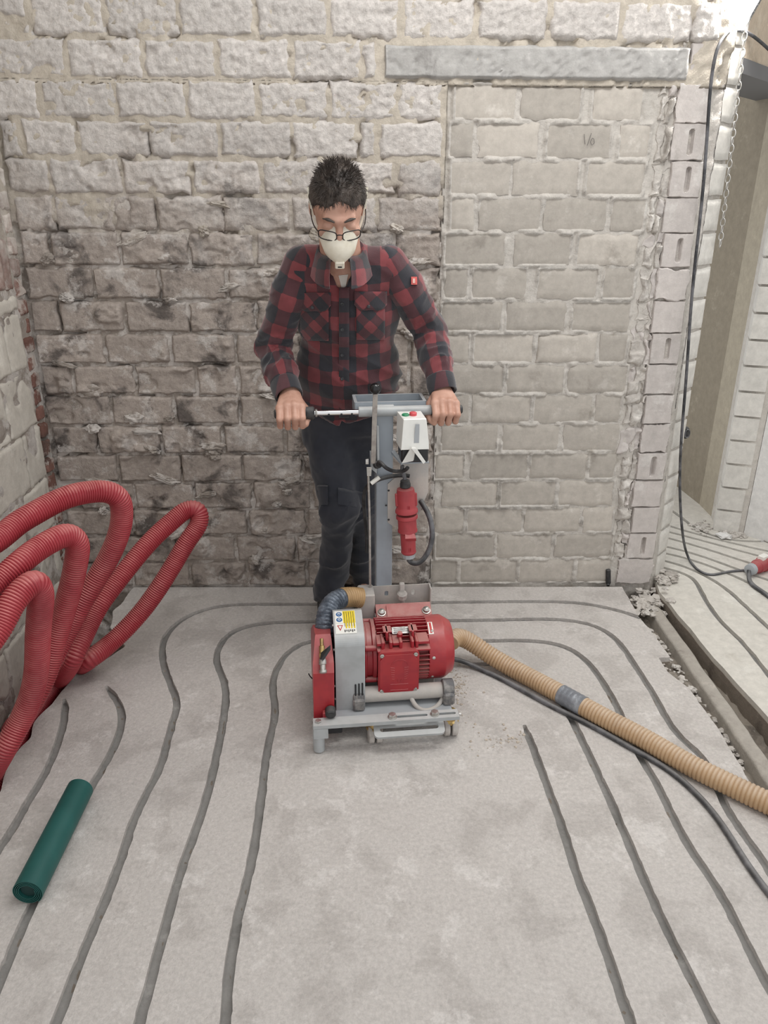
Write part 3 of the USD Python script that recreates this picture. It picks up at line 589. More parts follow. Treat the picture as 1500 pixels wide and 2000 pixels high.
for a in (35, 145, 215, 325, 270):
    d = np.array([0, math.cos(math.radians(a)), math.sin(math.radians(a))]); p = np.array(ax(-.092)) + d * .104
    mp('shield_lug', cyl(p, p + EX * .038, .010, 14), 'red_paint'); mp('lug_bolt', hexnut(p + EX * .038, EX, .006, .005), 'zinc')
fan = mp('fan_cover', lathe(ax(.118), EX, [(0, .100), (.0, .1055), (.002, .107), (.052, .107), (.058, .105), (.078, .092), (.086, .086), (.088, .080), (.086, .0)], 56), 'red_plain', label='smooth red fan cover at the end of the motor')
for a in (168, 215, 120):
    d = np.array([0, math.cos(math.radians(a)), math.sin(math.radians(a))]); p = np.array(ax(.132)) + d * .105; mp('cover_screw', lathe(p, d, [(0, .006), (.003, .0055), (.005, .002)], 12), 'zinc', fan)
# white label on the fan cover
def arcpatch(x0, x1, a0, a1, r, h=.0007, n=10):
    a = np.radians(np.linspace(a0, a1, n)); V = []
    for x in (x0, x1):
        for rr in (r, r + h): V.append(np.stack([np.full(n, x), AY + np.cos(a) * rr, AZ + np.sin(a) * rr], 1))
    V = np.vstack(V); F = []
    for i in range(n - 1):
        for q in ((n + i, n + i + 1, 3 * n + i + 1, 3 * n + i), (0 + i, 2 * n + i, 2 * n + i + 1, i + 1), (i, i + 1, n + i + 1, n + i), (2 * n + i, 3 * n + i, 3 * n + i + 1, 2 * n + i + 1)): F += [q[:3], (q[0], q[2], q[3])]
    for i in (0, n - 1): F += [(i, n + i, 3 * n + i), (i, 3 * n + i, 2 * n + i)]
    return TM(V, F)
mp('cover_label', arcpatch(.121, .137, 100, 126, .1072), 'sticker_white', fan, True, 'small white label'); mp('cover_label_print', arcpatch(.1255, .1325, 102, 124, .1080), 'sticker_red', fan, True)
# rating plate
d = np.array([0, math.cos(math.radians(116)), math.sin(math.radians(116))]); t = np.array([0, -d[2], d[1]]); pc = np.array(ax(.032)) + d * .109
npl = mp('rating_plate', extrude(rrect(-.032, -.013, .032, .013, .003), .002, pc, EX, t, d), 'plate_silver', label='silver rating plate')
for i, y in enumerate((-.008, -.004, 0, .004)):
    mp('plate_line', extrude(sbox(-.026, y - .0008, (.024 if i % 2 else .012), y + .0008), .0006, pc + d * .0018, EX, t, d), 'steel_dark', npl)
mp('plate_line', extrude(slot(-.022, .009, .012, .004), .0006, pc + d * .0018, EX, t, d), 'steel_dark', npl)
# cast ledges on the motor front where feet could be bolted
for x0, x1, z in ((-.055, -.028, .305), (-.004, .028, .305), (.068, .115, .305)):
    mp('foot_ledge', cbox((x0, -.125, z - .006), (x1, -.07, z + .006), .002), 'red_paint')
for x in (-.036, -.01, .022, .060, .074):
    mp('foot_web', cbox((x - .005, -.132, .288), (x + .005, -.075, .318), .003), 'red_paint')
mp('foot_ledge', cbox((-.055, -.140, .283), (.118, -.09, .291), .002), 'red_paint')
for x in (-.020, .064):
    mp('foot_web', cbox((x - .004, -.105, .305), (x + .004, -.055, .338), .002), 'red_paint'); mp('foot_web', cbox((x - .012, -.10, .333), (x + .016, -.062, .338), .0015), 'red_paint')
mp('casting_boss', lathe((.022, -.095, .318), (0, -.5, 1), [(0, .010), (.016, .008), (.018, .003)], 12), 'red_paint')
# terminal box
bx0, bx1, bz0, bz1, by = -.052, .078, .137, .292, -.152
tb = mp('terminal_box', extrude(rrect(bx0, bz0, bx1, bz1, .012), .05, (0, by + .055, 0), EX, EZ, -EY), 'red_plain', label='red terminal box on the motor front')
mp('box_lid', extrude(rrect(bx0 - .001, bz0 - .001, bx1 + .001, bz1 + .001, .013), .006, (0, by + .006, 0), EX, EZ, -EY), 'red_plain', tb)
lid = Polygon([(bx0 + .022, bz1 - .012), (bx1 - .022, bz1 - .012), (bx1 - .008, bz1 - .03), (bx1 - .008, bz0 + .028), (bx1 - .02, bz0 + .01), (bx0 + .02, bz0 + .01), (bx0 + .008, bz0 + .028), (bx0 + .008, bz1 - .03)]).buffer(.004, 4)
mp('lid_panel', extrude(lid, .004, (0, by, 0), EX, EZ, -EY), 'red_plain', tb)
for x in (bx0 + .011, bx1 - .011):
    for z in (bz0 + .011, bz1 - .011):
        mp('lid_screw', lathe((x, by + .001, z), -EY, [(0, .0075), (.004, .0072), (.0052, .004), (.0045, .002)], 14), 'zinc', tb)
em, ecx, ecz = [], (bx0 + bx1) / 2 + .002, bz0 + .090                     # raised emblem: an arch of short ribs
def rib(x0, z0, x1, z1, r=.0011): em.append(sweep(np.array([[x0, by - .0042, z0], [(x0 + x1) / 2, by - .0042, (z0 + z1) / 2], [x1, by - .0042, z1]]), r, 6))
arc = [(ecx + .028 * math.cos(t), ecz + .012 + .028 * math.sin(t)) for t in np.linspace(.25, math.pi - .25, 15)]
em.append(sweep(np.array([[x, by - .0042, z] for x, z in arc]), .0011, 6))
for i in range(6):
    for s in (-1, 1):
        w = .014 - .001 * i; rib(ecx + s * (.030 - .0010 * i), ecz + .010 - i * .0085, ecx + s * (.030 - .0010 * i - w), ecz + .008 - i * .0085)
for z in (bz0 + .036, bz0 + .014): rib(ecx - .029, z, ecx + .029, z)
for s in (-1, 1): rib(ecx + s * .007, ecz - .034, ecx + s * .003, ecz - .046)
mp('lid_emblem', cat_(em), 'red_plain', tb)
mp('motor_cable', sweep(spline([(.055, -.13, .138), (.058, -.16, .110), (.085, -.185, .088), (.125, -.18, .086), (.160, -.15, .105)], 30), .0075, 12), 'grey_dusty', label='dusty grey motor cable')
# --- belt guard
prof = np.array([(-.162, .075), (-.166, .30)] + [(-.126 - .040 * math.cos(t), .328 + .040 * math.sin(t)) for t in np.linspace(.1, 1.25, 8)] + [(-.045, .392), (-.015, .380), (.05, .320), (.11, .22), (.13, .10), (.12, .075)])
gd = mp('belt_guard', extrude(Polygon(prof).buffer(-.004).buffer(.004, 4), .094, (-.191, 0, 0), EY, EZ, EX), 'grey_paint', smooth=30, label='rounded grey sheet steel belt guard')
for i, x in enumerate((-.128, -.117, -.106)):
    mp('vent_slot', extrude(slot(0, 0, .062 + .004 * i, .005), .0016, (x, -.1665, .158), EZ, EX, EY), 'black_plastic', gd)
for z, y in ((.17, -.14), (.30, -.13), (.36, -.08), (.12, -.14)):
    mp('guard_screw', lathe((-.191, y, z), -EX, [(0, .005), (.004, .0045), (.005, .002)], 10), 'zinc', gd)
p0, p1 = np.array(prof[9]), np.array(prof[10]); tdir = (p1 - p0) / np.linalg.norm(p1 - p0); nd = np.array([0, -tdir[1], tdir[0]]); td = np.array([0, *tdir]); so = np.array([-.186, *p0]) + nd * .0003 - td * .004
st = mp('warning_sticker', extrude(sbox(0, 0, .066, .100), .0006, so, EX, td, nd), 'sticker_white', gd, label='white and yellow warning sticker with two blue signs')
def stk(poly, m, k=1): mp('sticker_print', extrude(poly, .0004, so + nd * (.0004 + .0003 * k), EX, td, nd), m, gd)
stk(sbox(.002, .045, .065, .098), 'sticker_yellow')
stk(sbox(.002, .045, .026, .098), 'sticker_white', 1.3)
for i in range(4): stk(sbox(.0325 + .0085 * i, .022, .0375 + .0085 * i, .045), 'sticker_yellow', 1)
for i in range(5): stk(sbox(.0300 + .0072 * i, .030, .0313 + .0072 * i, .094), 'sticker_black', 1.8)
for cy in (.060, .084):
    stk(Point(.014, cy).buffer(.0095), 'sticker_blue', 2); stk(Point(.014, cy + .001).buffer(.0050), 'sticker_white', 2.6); stk(sbox(.0105, cy - .002, .0175, cy + .0025), 'sticker_blue', 3.0)
tri = Polygon([(.006, .036), (.024, .036), (.015, .012)]); stk(tri.difference(tri.buffer(-.0022)), 'sticker_red', 2)
for i in range(6): stk(sbox(.028 + .006 * i, .006 + .003 * (i % 2), .031 + .006 * i, .016), 'sticker_black', 1.4)
# --- red milling hood with water valve
front = [(-.265, .075), (-.200, .075), (-.196, .29), (-.200, .335)] + [(-.226 + .026 * math.cos(t), .335 + .026 * math.sin(t)) for t in np.linspace(.2, 2.9, 9)] + [(-.262, .285)]
fpoly = Polygon(front)
side = Polygon([(-.205, .06), (.10, .06), (.10, .22), (.0, .318), (-.105, .345), (-.185, .285), (-.205, .265)])
A_ = m3.Manifold.extrude(m3.CrossSection([np.array(front)]), .6).rotate([90, 0, 0]).translate([0, .3, 0])
B_ = m3.Manifold.extrude(m3.CrossSection([np.array(side.exterior.coords)[:-1]]), .2).transform(np.array([[0, 0, 1, -.30], [1, 0, 0, 0], [0, 1, 0, 0]], float))
hood = (A_ ^ B_).simplify(.0005)
hd_ = mp('milling_hood', hood, 'red_plain', smooth=25, label='red sheet steel hood over the cutter disc')
hp = lambda u, w: np.array([-.2315 + u, -.195 + w * .68, .277 + w * .735])  # on the hood's slope
hn_ = np.array([0, -.735, .68])
mp('water_valve', cat_([lathe(hp(0, .045) + hn_ * .014, (0, .68, .735), [(0, .009), (.022, .009), (.024, .006), (.045, .006), (.046, .004)], 12), hexnut(hp(0, .03) + hn_ * .014, (0, .68, .735), .011, .014)]), 'brass', hd_, label='brass water valve')
mp('hose_coupling', lathe(hp(0, .028) + hn_ * .014, (0, -.68, -.735), [(0, .010), (.008, .012), (.018, .012), (.020, .009), (.034, .009), (.036, .012), (.044, .012), (.046, .008)], 16), 'zinc', hd_)
mp('valve_lever', hullpts([hp(-.004, .034) + hn_ * .028 + q for q in ((0, 0, 0), (0, .006, .008), (.006, -.004, -.004))] + [hp(.022, .058) + hn_ * .034 + q for q in ((0, 0, 0), (.004, .004, .006), (.004, -.004, -.006), (-.003, -.003, 0))] + [hp(-.008, .022) + hn_ * .034, hp(.004, .020) + hn_ * .036]), 'black_gloss', hd_)
mp('hood_bracket', cbox((-.237, -.222, .083), (-.198, -.203, .128), .003), 'red_plain', hd_)
mp('rubber_knob', cyl((-.212, -.236, .128), (-.212, -.206, .132), .017, 18, .004), 'black_rubber', hd_)
mp('wire_stub', sweep(spline([(-.265, -.12, .19), (-.272, -.12, .20), (-.276, -.12, .21)], 6), .0018, 6), 'black_rubber', hd_)
# --- dust suction elbow
el = spline([L(634, 1242, -.035), L(636, 1212, -.01), L(645, 1184, .03), L(668, 1168, .07), L(700, 1167, .10), L(712, 1168, .105)], 90)
def corr(path, r, pitch, amp, n=24, per=4, profile=None):
    p = resample(path, pitch / per); k = np.arange(len(p)) % per
    w = {4: np.array([0, .75, 1, .75]), 5: np.array([0, .8, 1, 1, .8]), 6: np.array([0, .6, 1, 1, 1, .6])}[per]
    return sweep(p, r - amp + amp * w[k], n)
mat('tape_dark', (.065, .080, .105), .3, .2, (.17, .20, .245), 30, bump=.7, bscale=40, bdist=.008)
mp('suction_elbow', corr(el[:60], .034, .011, .003), 'tape_dark', smooth=50, label='dark grey taped suction hose elbow')
mp('suction_sleeve', corr(el[57:84], .035, .009, .002), 'tan_hose_sleeve', smooth=50, label='tan hose sleeve')
mp('suction_box', cbox((-.094, .085, .235), (-.040, .165, .372), .004), 'grey_dusty')
# --- motor bracket
bw0, bw1 = -.045, .160
back = rrect(bw0, .275, bw1, .372, .004).difference(unary_union([rrect(-.000, .332, .013, .352, .005), rrect(.095, .332, .108, .352, .005)]))
mp('motor_bracket', cat_([extrude(back, .005, (0, .150, 0), EX, EZ, -EY), cbox((bw0, .105, .25), (bw0 + .005, .15, .368), .001), cbox((bw1 - .005, .105, .25), (bw1, .15, .374), .001), cbox((bw0, .10, .292), (bw1, .15, .297), .001)]), 'grey_dusty', label='dusty grey steel bracket with two slots')
mp('clamp_bolt', cat_([cyl((.058, .125, .296), (.058, .125, .33), .011, 14), lathe((.058, .120, .335), (0, -.3, 1), [(0, .012), (.004, .018), (.022, .018), (.026, .012)], 8), cbox((.049, .118, .358), (.067, .134, .392), .003)]), 'cast_dusty')
for x in (.012, .108): mp('bracket_bolt', lathe((x, .118, .297), EZ, [(0, .016), (.004, .016), (.005, .010), (.012, .009), (.013, .004)], 14), 'zinc')
fN = np.array([0, -.42, .907]); fO = np.array([0, .028, .298]); fT = np.array([0, .907, .42])
ft = mp('motor_foot', hullpts([(x, *(fO + fT * a + fN * h)[1:]) for x in (-.038, .152) for a, h in ((0, 0), (.074, 0), (.003, .004), (.071, .004), (0, -.03), (.074, -.03))]), 'red_paint', label='red motor foot rail')
mp('foot_plate', hullpts([(x, *(fO + fT * a + fN * h)[1:]) for x in (-.002, .116) for a, h in ((.008, .003), (.064, .003), (.011, .009), (.061, .009))]), 'red_paint', ft)
for x in (-.020, .134): mp('foot_bolt', lathe(np.array([x, 0, 0]) + fO + fT * .034 + fN * .004, fN, [(0, .015), (.003, .015), (.004, .0115), (.012, .011), (.016, .005)], 16), 'zinc', ft)
mp('motor_saddle', cbox((-.06, .02, .12), (.15, .11, .275), .005), 'steel_dark')
# --- chassis
mp('base_plate', cbox((-.20, -.20, .075), (.185, .20, .090), .003), 'grey_blue')
mp('frame_cross', cbox((-.10, -.06, .09), (.15, .05, .15), .004), 'grey_dusty')
mp('axle_tube', cyl((-.105, -.135, .126), (.175, -.135, .126), .026, 28, .002), 'grey_dusty', label='dusty grey axle tube')
for x in (-.118, .178):
    bb = mp('bearing_block', cat_([cbox((x - .019, -.178, .090), (x + .019, -.098, .135), .006), lathe((x - .019, -.138, .134), EX, [(0, .026), (.003, .031), (.035, .031), (.038, .026)], 20)]), 'bearing_cast')
    mp('grease_nipple', cyl((x - .026, -.15, .12), (x - .019, -.15, .12), .007, 10), 'zinc', bb)
bar = Polygon([(-.268, -.262), (.195, -.262), (.195, -.222), (-.268, -.222)]).difference(unary_union([slot(.045, -.242, .10, .011), slot(.150, -.242, .072, .011)])).buffer(.0)
fb = mp('front_bar', extrude(bar, .013, (0, 0, .098), *E3), 'grey_paint', label='slotted grey bar across the front')
mp('bar_leg', cat_([cyl((-.252, -.242, .0), (-.252, -.242, .106), .0185, 24, .006), cbox((-.268, -.262, .060), (-.222, -.258, .100), .001)]), 'grey_paint', fb)
mp('leg_bolt', hexnut((-.252, -.242, .111), EZ, .010, .007), 'zinc', fb)
for x in (-.018, .118): mp('bar_bolt', cat_([hexnut((x, -.242, .111), EZ, .0125, .012), cyl((x, -.242, .111), (x, -.242, .114), .015, 16)]), 'zinc', fb)
mp('rod_end', cyl((.195, -.242, .1045), (.205, -.242, .1045), .006, 10), 'zinc', fb)
for x, y in ((-.070, -.205), (.178, -.195)):
    mp('caster_stem', cat_([lathe((x, y, .044), EZ, [(0, .024), (.004, .030), (.010, .030), (.014, .024), (.040, .022)], 20)]), 'brass')
    mp('caster_wheel', cat_([lathe((x - .024, y - .010, .030), EX, [(0, .024), (.004, .030), (.019, .030), (.021, .026)], 22), lathe((x + .003, y - .010, .030), EX, [(0, .026), (.002, .030), (.017, .030), (.021, .024)], 22)]), 'cast_dusty')
u = np.array([0, -.93, -.37]); w_ = np.array([0, -.37, .93])
pl = rrect(-.078, -.005, .148, .048, .014).difference(slot(.035, .021, .188, .017))
mp('slotted_foot_plate', extrude(pl, .010, (0, -.232, .074), EX, u, w_), 'grey_paint', label='slotted grey plate low at the front')
mp('black_block', cbox((-.225, -.21, .035), (-.175, -.15, .073), .003), 'black_plastic')
# --- post, handles and controls
py0, py1 = .150, .200
post = mp('post', extrude(rrect(-.030, py0, .0265, py1, .006), .74, (0, 0, .275), *E3), 'grey_blue', label='tall grey blue square steel post')
mp('post_cap', cbox((-.0315, py0 - .0015, 1.010), (.028, py1 + .0015, 1.018), .002), 'grey_paint', post)
pp = [L(x, y, .147)[[0, 2]] for x, y in ((757, 945), (785, 921), (785, 903), (837, 902), (836, 960), (824, 988), (812, 1025), (766, 1026), (757, 1020))]
bp = mp('control_plate', extrude(Polygon(pp), .004, (0, .148, 0), EX, EZ, -EY), 'grey_dusty', label='dusty sheet steel control plate')
for x, y in ((759, 958), (759, 1015), (754, 987)):
    p = L(x, y, .143); mp('plate_hole', cyl(p, p - EY * .001, .0035, 10, .0003), 'black_plastic', bp)
zb = L(718, 804, .150)[2]; x0, x1 = L(700, 804, .15)[0], L(842, 802, .15)[0]
mp('handle_tube', cyl((x0, .150, zb), (x1, .150, zb), .0165, 24), 'grey_paint', label='pale grey cross tube')
xl = L(614, 805, .15)[0]
mp('handlebar', cyl((xl - .10, .150, zb), (x0 + .01, .150, zb), .0092, 20), 'chrome', label='chrome telescopic handlebar')
hc = mp('handlebar_collar', lathe((xl + .002, .150, zb), EX, [(0, .012), (.004, .0135), (.007, .012)], 18), 'zinc')
for x in (.045, .085, .118): mp('handlebar_hole', cyl((xl + x, .1415, zb - .004), (xl + x, .1404, zb - .004), .0035, 10, .0003), 'black_plastic')
xr = L(893, 800, .15)[0]
mp('handlebar', cyl((x1 - .01, .150, zb), (xr - .02, .150, zb), .0125, 20), 'grey_blue')
xlo = L(535, 802, .15)[0]
mp('rubber_grip', lathe((xlo, .150, zb), EX, [(0, .010), (.003, .0145), (xl - xlo - .034, .0145), (xl - xlo - .030, .020), (xl - xlo - .004, .021), (xl - xlo, .018)], 22), 'black_rubber', label='black rubber grip on the left handlebar')
mp('rubber_grip', lathe((x1 + .004, .150, zb), EX, [(0, .016), (.010, .0165), (xr - x1 + .006, .0155), (xr - x1 + .012, .012)], 22), 'black_rubber')
tx0, tx1, ty0, ty1 = -.092, .128, .168, .262
tr = sbox(tx0, ty0, tx1, ty1).buffer(.006, 3); ti = sbox(tx0 + .004, ty0 + .004, tx1 - .004, ty1 - .004)
mp('tray', cat_([extrude(tr, .003, (0, 0, zb - .015), *E3), extrude(tr.difference(ti), .042, (0, 0, zb - .015), *E3)]), 'grey_blue', label='open grey tray behind the handlebar')
# switch box
def s8(f, z0, z1, y0, y1, d=0): return [(a, y, z) for (a, y, z) in f]
zt, zd = L(810, 818, .045)[2], L(810, 877, .045)[2]
fx = lambda x, y, ly: L(x, y, ly)[0]
sw = mp('switch_box', hullpts([(fx(788, 819, .045) + dx, .045 + dy, zt - dz) for dx, dy, dz in ((0, .002, .002), (.002, 0, .003), (.003, .003, 0))] + [(fx(833, 819, .045) - dx, .045 + dy, zt - dz) for dx, dy, dz in ((0, .002, .002), (.002, 0, .003), (.003, .003, 0))]
        + [(fx(783, 877, .036), .038, zd), (fx(838, 877, .036), .038, zd), (fx(783, 877, .036) + .001, .036, zd + .002), (fx(838, 877, .036) - .001, .036, zd + .002)]
        + [(fx(776, 800, .115), .118, zt + .004), (fx(822, 800, .115), .118, zt + .004), (fx(774, 868, .115), .118, zd + .002), (fx(838, 868, .115), .118, zd)]), 'white_plastic', smooth=22, label='white switch box with green and red buttons')
sbx0, sbx1 = fx(784, 880, .045), fx(837, 880, .045)
mp('switch_base', cbox((sbx0, .046, zd - .045), (sbx1, .125, zd + .01), .004), 'black_plastic', sw)
mp('front_groove', extrude(Polygon([(-.006, 0), (.010, 0), (.010, .060), (-.002, .060)]), .002, (fx(812, 862, .040), .0395, zd + .022), EX, EZ, -EY), 'grey_gland', sw, label='recess in the switch box front')
for (px, py_), m_, h in (((792, 796), 'green_plastic', .006), ((807, 794), 'pink_red_plastic', .011)):
    p = L(px, py_ + 6, .080); p[2] = zt + .001; mp('push_button', lathe(p, EZ, [(-.004, .0115), (h - .002, .0115), (h, .009)], 18), m_, sw, label={'g': 'green button', 'p': 'red button'}[m_[0]])
kc = np.array([fx(808, 880, .03), .030, zd - .006])
mp('dial_lever', cat_([hullpts([kc + q for q in ((-.010, -.004, .014), (.006, -.004, .014), (-.008, .016, .012), (.008, .016, .012), (-.036, .006, -.036), (-.030, .016, -.040), (.0, .010, -.032), (.004, .016, -.03))]),
     hullpts([kc + q for q in ((-.008, -.012, .016), (.006, -.012, .016), (-.006, .008, .016), (.008, .008, .014), (.030, -.008, -.036), (.038, -.006, -.030), (.030, .008, -.036), (.036, .008, -.030))])]), 'white_plastic', sw, smooth=30, label='white dial lever')
mp('switch_bracket', cat_([hullpts([L(x, y, ly) for x, y, ly in ((764, 882, .148), (770, 878, .148), (784, 905, .05), (790, 902, .05), (764, 886, .148), (784, 909, .05))]), cbox((fx(786, 905, .05), .05, zd - .050), (fx(838, 905, .05), .14, zd - .045), .001)]), 'grey_blue', label='grey switch bracket')
# lift lever, rod and cables
lv = [L(733, 770, .10), L(731, 830, .11), L(729, 905, .12)]
lev = mp('lift_lever', cat_([hullpts([p + q for p in lv[i:i + 2] for q in np.array([(dx, dy, 0) for dx in (-.0075, .0075) for dy in (-.0025, .0025)])]) for i in (0, 1)]), 'steel_bare', smooth=False, label='flat steel lift lever with black ball knob')
mp('ball_knob', TM(trimesh.creation.icosphere(3, .0178).vertices + L(733, 759, .10), trimesh.creation.icosphere(3, 1).faces), 'black_gloss', lev, True)
mp('lever_guide', cat_([hullpts([L(x, y, ly) for x, y in ((736, 830), (740, 832), (741, 898), (737, 900)) for ly in (.118, .148)]), hullpts([L(x, y, ly) for x, y in ((722, 880), (738, 880), (736, 925), (724, 915)) for ly in (.135, .150)])]), 'grey_paint')
mp('pull_rod', sweep(resample(np.array([L(719, 918, .12), L(722, 1010, .13), L(723, 1152, .14)]), .05), .0042, 10), 'zinc', label='thin steel pull rod')
mp('rod_clevis', cat_([hullpts([L(x, y, ly) for x, y in ((716, 912), (726, 912), (725, 930), (717, 930)) for ly in (.112, .128)]), hullpts([L(x, y, ly) for x, y in ((714, 897), (720, 896), (720, 907), (714, 907)) for ly in (.115, .125)])]), 'zinc')
mp('control_cable', sweep(spline([L(738, 907, .11), L(745, 905, .085), L(752, 912, .075), L(770, 920, .09), L(785, 920, .08), L(796, 913, .06)], 40), .0062, 12), 'black_rubber', label='short black control cable')
mp('cable_gland', lathe(L(736, 908, .135), L(744, 905, .09) - L(736, 908, .135), [(0, .013), (.02, .013), (.022, .009), (.045, .008)], 14), 'black_rubber')
mp('motor_lead', sweep(spline([L(800, 930, .13), L(775, 929, .138), L(745, 935, .135), L(728, 942, .13), L(716, 952, .15), L(712, 1000, .215), L(716, 1080, .23)], 50), .0065, 12), 'black_rubber', label='black motor lead strapped to the post')
a, b = L(725, 944, .124), L(741, 932, .124); mp('cable_tag', sweep(np.array([a, (a + b) / 2, b]), .0072, 10), 'sticker_white')
# --- plug connection hanging from the control plate
pa, pb = L(791, 936, .095), L(799, 1094, .085)
dr = pb - pa; PL = np.linalg.norm(dr); dr = dr / PL; sx_, sy_, _ = frame(dr)
con = thing('power_connector', 'red industrial plug connection hanging below the white switch box', 'plug', toW(pa))
def cp(name, mesh, mt, parent=None, smooth=35, label=None):
    m = TM(toW(mesh.vertices), mesh.faces); return obj(name, m, mt, parent or con, smooth, label)
q = lambda h: pa + dr * h * PL
cp('cable_gland', lathe(pa, dr, [(0, .008), (.004, .015), (.014, .016), (.0145, .0175), (.026, .0175), (.027, .013)], 18), 'black_rubber')
inl = cp('plug_inlet', lathe(q(.10), dr, [(0, .018), (.004, .028), (.020, .0305), (.062, .0305), (.070, .034), (.078, .0375), (.084, .0375), (.086, .034)], 28), 'red_plastic', label='upper red plug half')
for s in (-1, 1): cp('latch_rib', cbox((-.004, -.006, 0), (.004, .006, .045), .002, R=np.stack([MUX * 0 + sx_, sy_, dr], 1), o=q(.16) + np.array([s * .030, -.004, 0])), 'red_plastic', inl)
cp('socket_sleeve', lathe(q(.425), dr, [(h_ * PL * .485 / .142, r_) for h_, r_ in ((0, .034), (.004, .036), (.012, .036), (.015, .031), (.050, .031), (.054, .033), (.060, .033), (.066, .0255), (.13, .0245), (.136, .026), (.142, .0225))], 28), 'red_plastic', label='lower red plug half')
cp('latch', hullpts([q(h) + np.array([dx, dy, 0]) for h, dx, dy in ((.62, -.012, -.030), (.62, .018, -.030), (.66, -.014, -.042), (.66, .022, -.042), (.71, -.010, -.030), (.71, .020, -.030), (.70, .022, -.038))]), 'red_plastic')
for h, dx, r in ((.30, .004, .0315), (.83, .002, .0255)):
    cp('embossed_mark', cat_([cbox((-.004 + k * .005, -.0008, -.006), (-.001 + k * .005, .0008, .006), .0003, o=q(h) + np.array([dx, -r, 0]), R=np.eye(3)) for k in (0, 1)]), 'red_paint')
cp('cable_nut', lathe(q(.905), dr, [(0, .019), (.002, .0215), (.016, .021), (.02, .016)], 10), 'grey_gland')
cp('connector_cable', sweep(spline([q(.99), L(803, 1098, .08), L(815, 1100, .07), L(830, 1088, .07), L(842, 1062, .075), L(844, 1035, .085), L(838, 1008, .10), L(829, 990, .12), L(822, 979, .14)], 60), .0088, 14), 'cable_black')
cp('connector_cable', sweep(spline([pa + dr * .004, L(789, 928, .095), L(786, 918, .085), L(786, 910, .075)], 14), .0062, 12), 'cable_black')

# ------------------------------------------------------------------ vacuum hose and cables on the floor
HR = .0335
vp = [fl(880, 1262, .12) + [0, .02, 0], fl(905, 1247, .105), fl(950, 1275, .06), fl(1010, 1310, HR), fl(1100, 1358, HR), fl(1180, 1402, HR), fl(1260, 1444, HR), fl(1340, 1490, HR), fl(1420, 1530, HR), fl(1500, 1568, HR), fl(1600, 1612, HR), fl(1720, 1650, HR)]
vp = spline(vp + [vp[-1] + [.25, -.02, 0], vp[-1] + [.6, .0, 0]], 360)
vac = thing('vacuum_hose', 'tan ribbed vacuum hose with a grey tape patch, lying across the floor to the right', 'hose', (vp[150][0], vp[150][1], 0))
obj('hose', corr(vp, HR, .0128, .0036, 28, 6), 'tan_hose', vac, smooth=60)
iT = np.argmin(np.linalg.norm(vp - fl(1122, 1366, HR), axis=1)); seg = vp[iT - 8: iT + 9]
obj('tape_patch', sweep(resample(seg, .004), HR + .0012 + .0005 * np.sin(np.arange(len(resample(seg, .004))) * 1.4), 28), 'tape_grey', vac, smooth=50, label='grey tape patch')
CR = .0088
cpts = [fl(870, 1288, .05), fl(905, 1292, .025), fl(950, 1312, CR), fl(1010, 1342, CR), fl(1080, 1380, CR), fl(1160, 1420, CR), fl(1240, 1465, CR), fl(1300, 1500, CR), fl(1360, 1550, CR), fl(1410, 1610, CR), fl(1455, 1680, CR), fl(1500, 1742, CR), fl(1570, 1830, CR)]; cpts += [cpts[-1] + [.03, -.25, 0], cpts[-1] + [.0, -.7, 0]]
cable = spline(cpts, 200); cable[:, 2] = np.maximum(cable[:, 2], CR)
obj('power_cable', sweep(resample(cable, .012), CR, 14), 'cable_black', None, 60, 'dusty black power cable curving over the floor beside the tan hose', 'cable')

# ------------------------------------------------------------------ red conduit coil
mat('red_conduit', (.34, .030, .042), .5, 0, (.28, .024, .034), 5, dust=(.62, .24, .22), dustamt=.62)
KR = .0345
coil = thing('conduit_coil', 'coil of red corrugated conduit standing in the gap by the left wall', 'conduit', (-1.15, -.9, -.33))
def turn(pts):
    p = spline(pts, 500); p[:, 0] = np.maximum(p[:, 0], XL + .062)
    obj('conduit_turn', corr(p, KR, .0078, .0034, 28, 4), 'red_conduit', coil, smooth=70)
P_ = lambda x, y, yy: at(x, y, yy)
def edge(px, py, z=-.05): p = fl(px, py, z); return p
turn([P_(-150, 1140, -1.36), P_(-70, 1090, -1.25), P_(0, 1050, -1.14), P_(35, 1022, -1.08), P_(70, 1001, -1.03), P_(105, 982, -.98), P_(140, 968, -.94), P_(175, 961, -.90), P_(210, 961, -.87), P_(231, 973, -.85), P_(238, 998, -.835), P_(236, 1026, -.83), P_(224, 1064, -.83), P_(203, 1106, -.84), P_(175, 1152, -.87), P_(150, 1197, -.90), P_(118, 1260, -.95), P_(80, 1330, -1.02), fl(40, 1400, -.10), fl(0, 1470, -.16), fl(-60, 1580, -.2)])
turn([P_(-150, 1270, -1.48), P_(-70, 1192, -1.36), P_(0, 1134, -1.25), P_(35, 1103, -1.20), P_(70, 1075, -1.14), P_(105, 1054, -1.09), P_(133, 1046, -1.05), P_(149, 1058, -1.03), P_(150, 1089, -1.02), P_(142, 1131, -1.02), P_(129, 1180, -1.02), P_(115, 1229, -1.03), P_(103, 1271, -1.05), P_(88, 1320, -1.08), P_(55, 1385, -1.12), fl(15, 1440, -.14), fl(-20, 1510, -.2), fl(-80, 1600, -.22)])
turn([P_(-150, 1480, -1.62), P_(-80, 1345, -1.50), P_(-30, 1265, -1.42), P_(0, 1222, -1.37), P_(21, 1183, -1.33), P_(45, 1152, -1.29), P_(66, 1139, -1.26), P_(78, 1153, -1.24), P_(78, 1194, -1.22), P_(74, 1250, -1.21), P_(72, 1302, -1.20), P_(62, 1355, -1.20), P_(38, 1412, -1.22), P_(5, 1470, -1.26), fl(-40, 1560, -.14), fl(-90, 1660, -.2)])
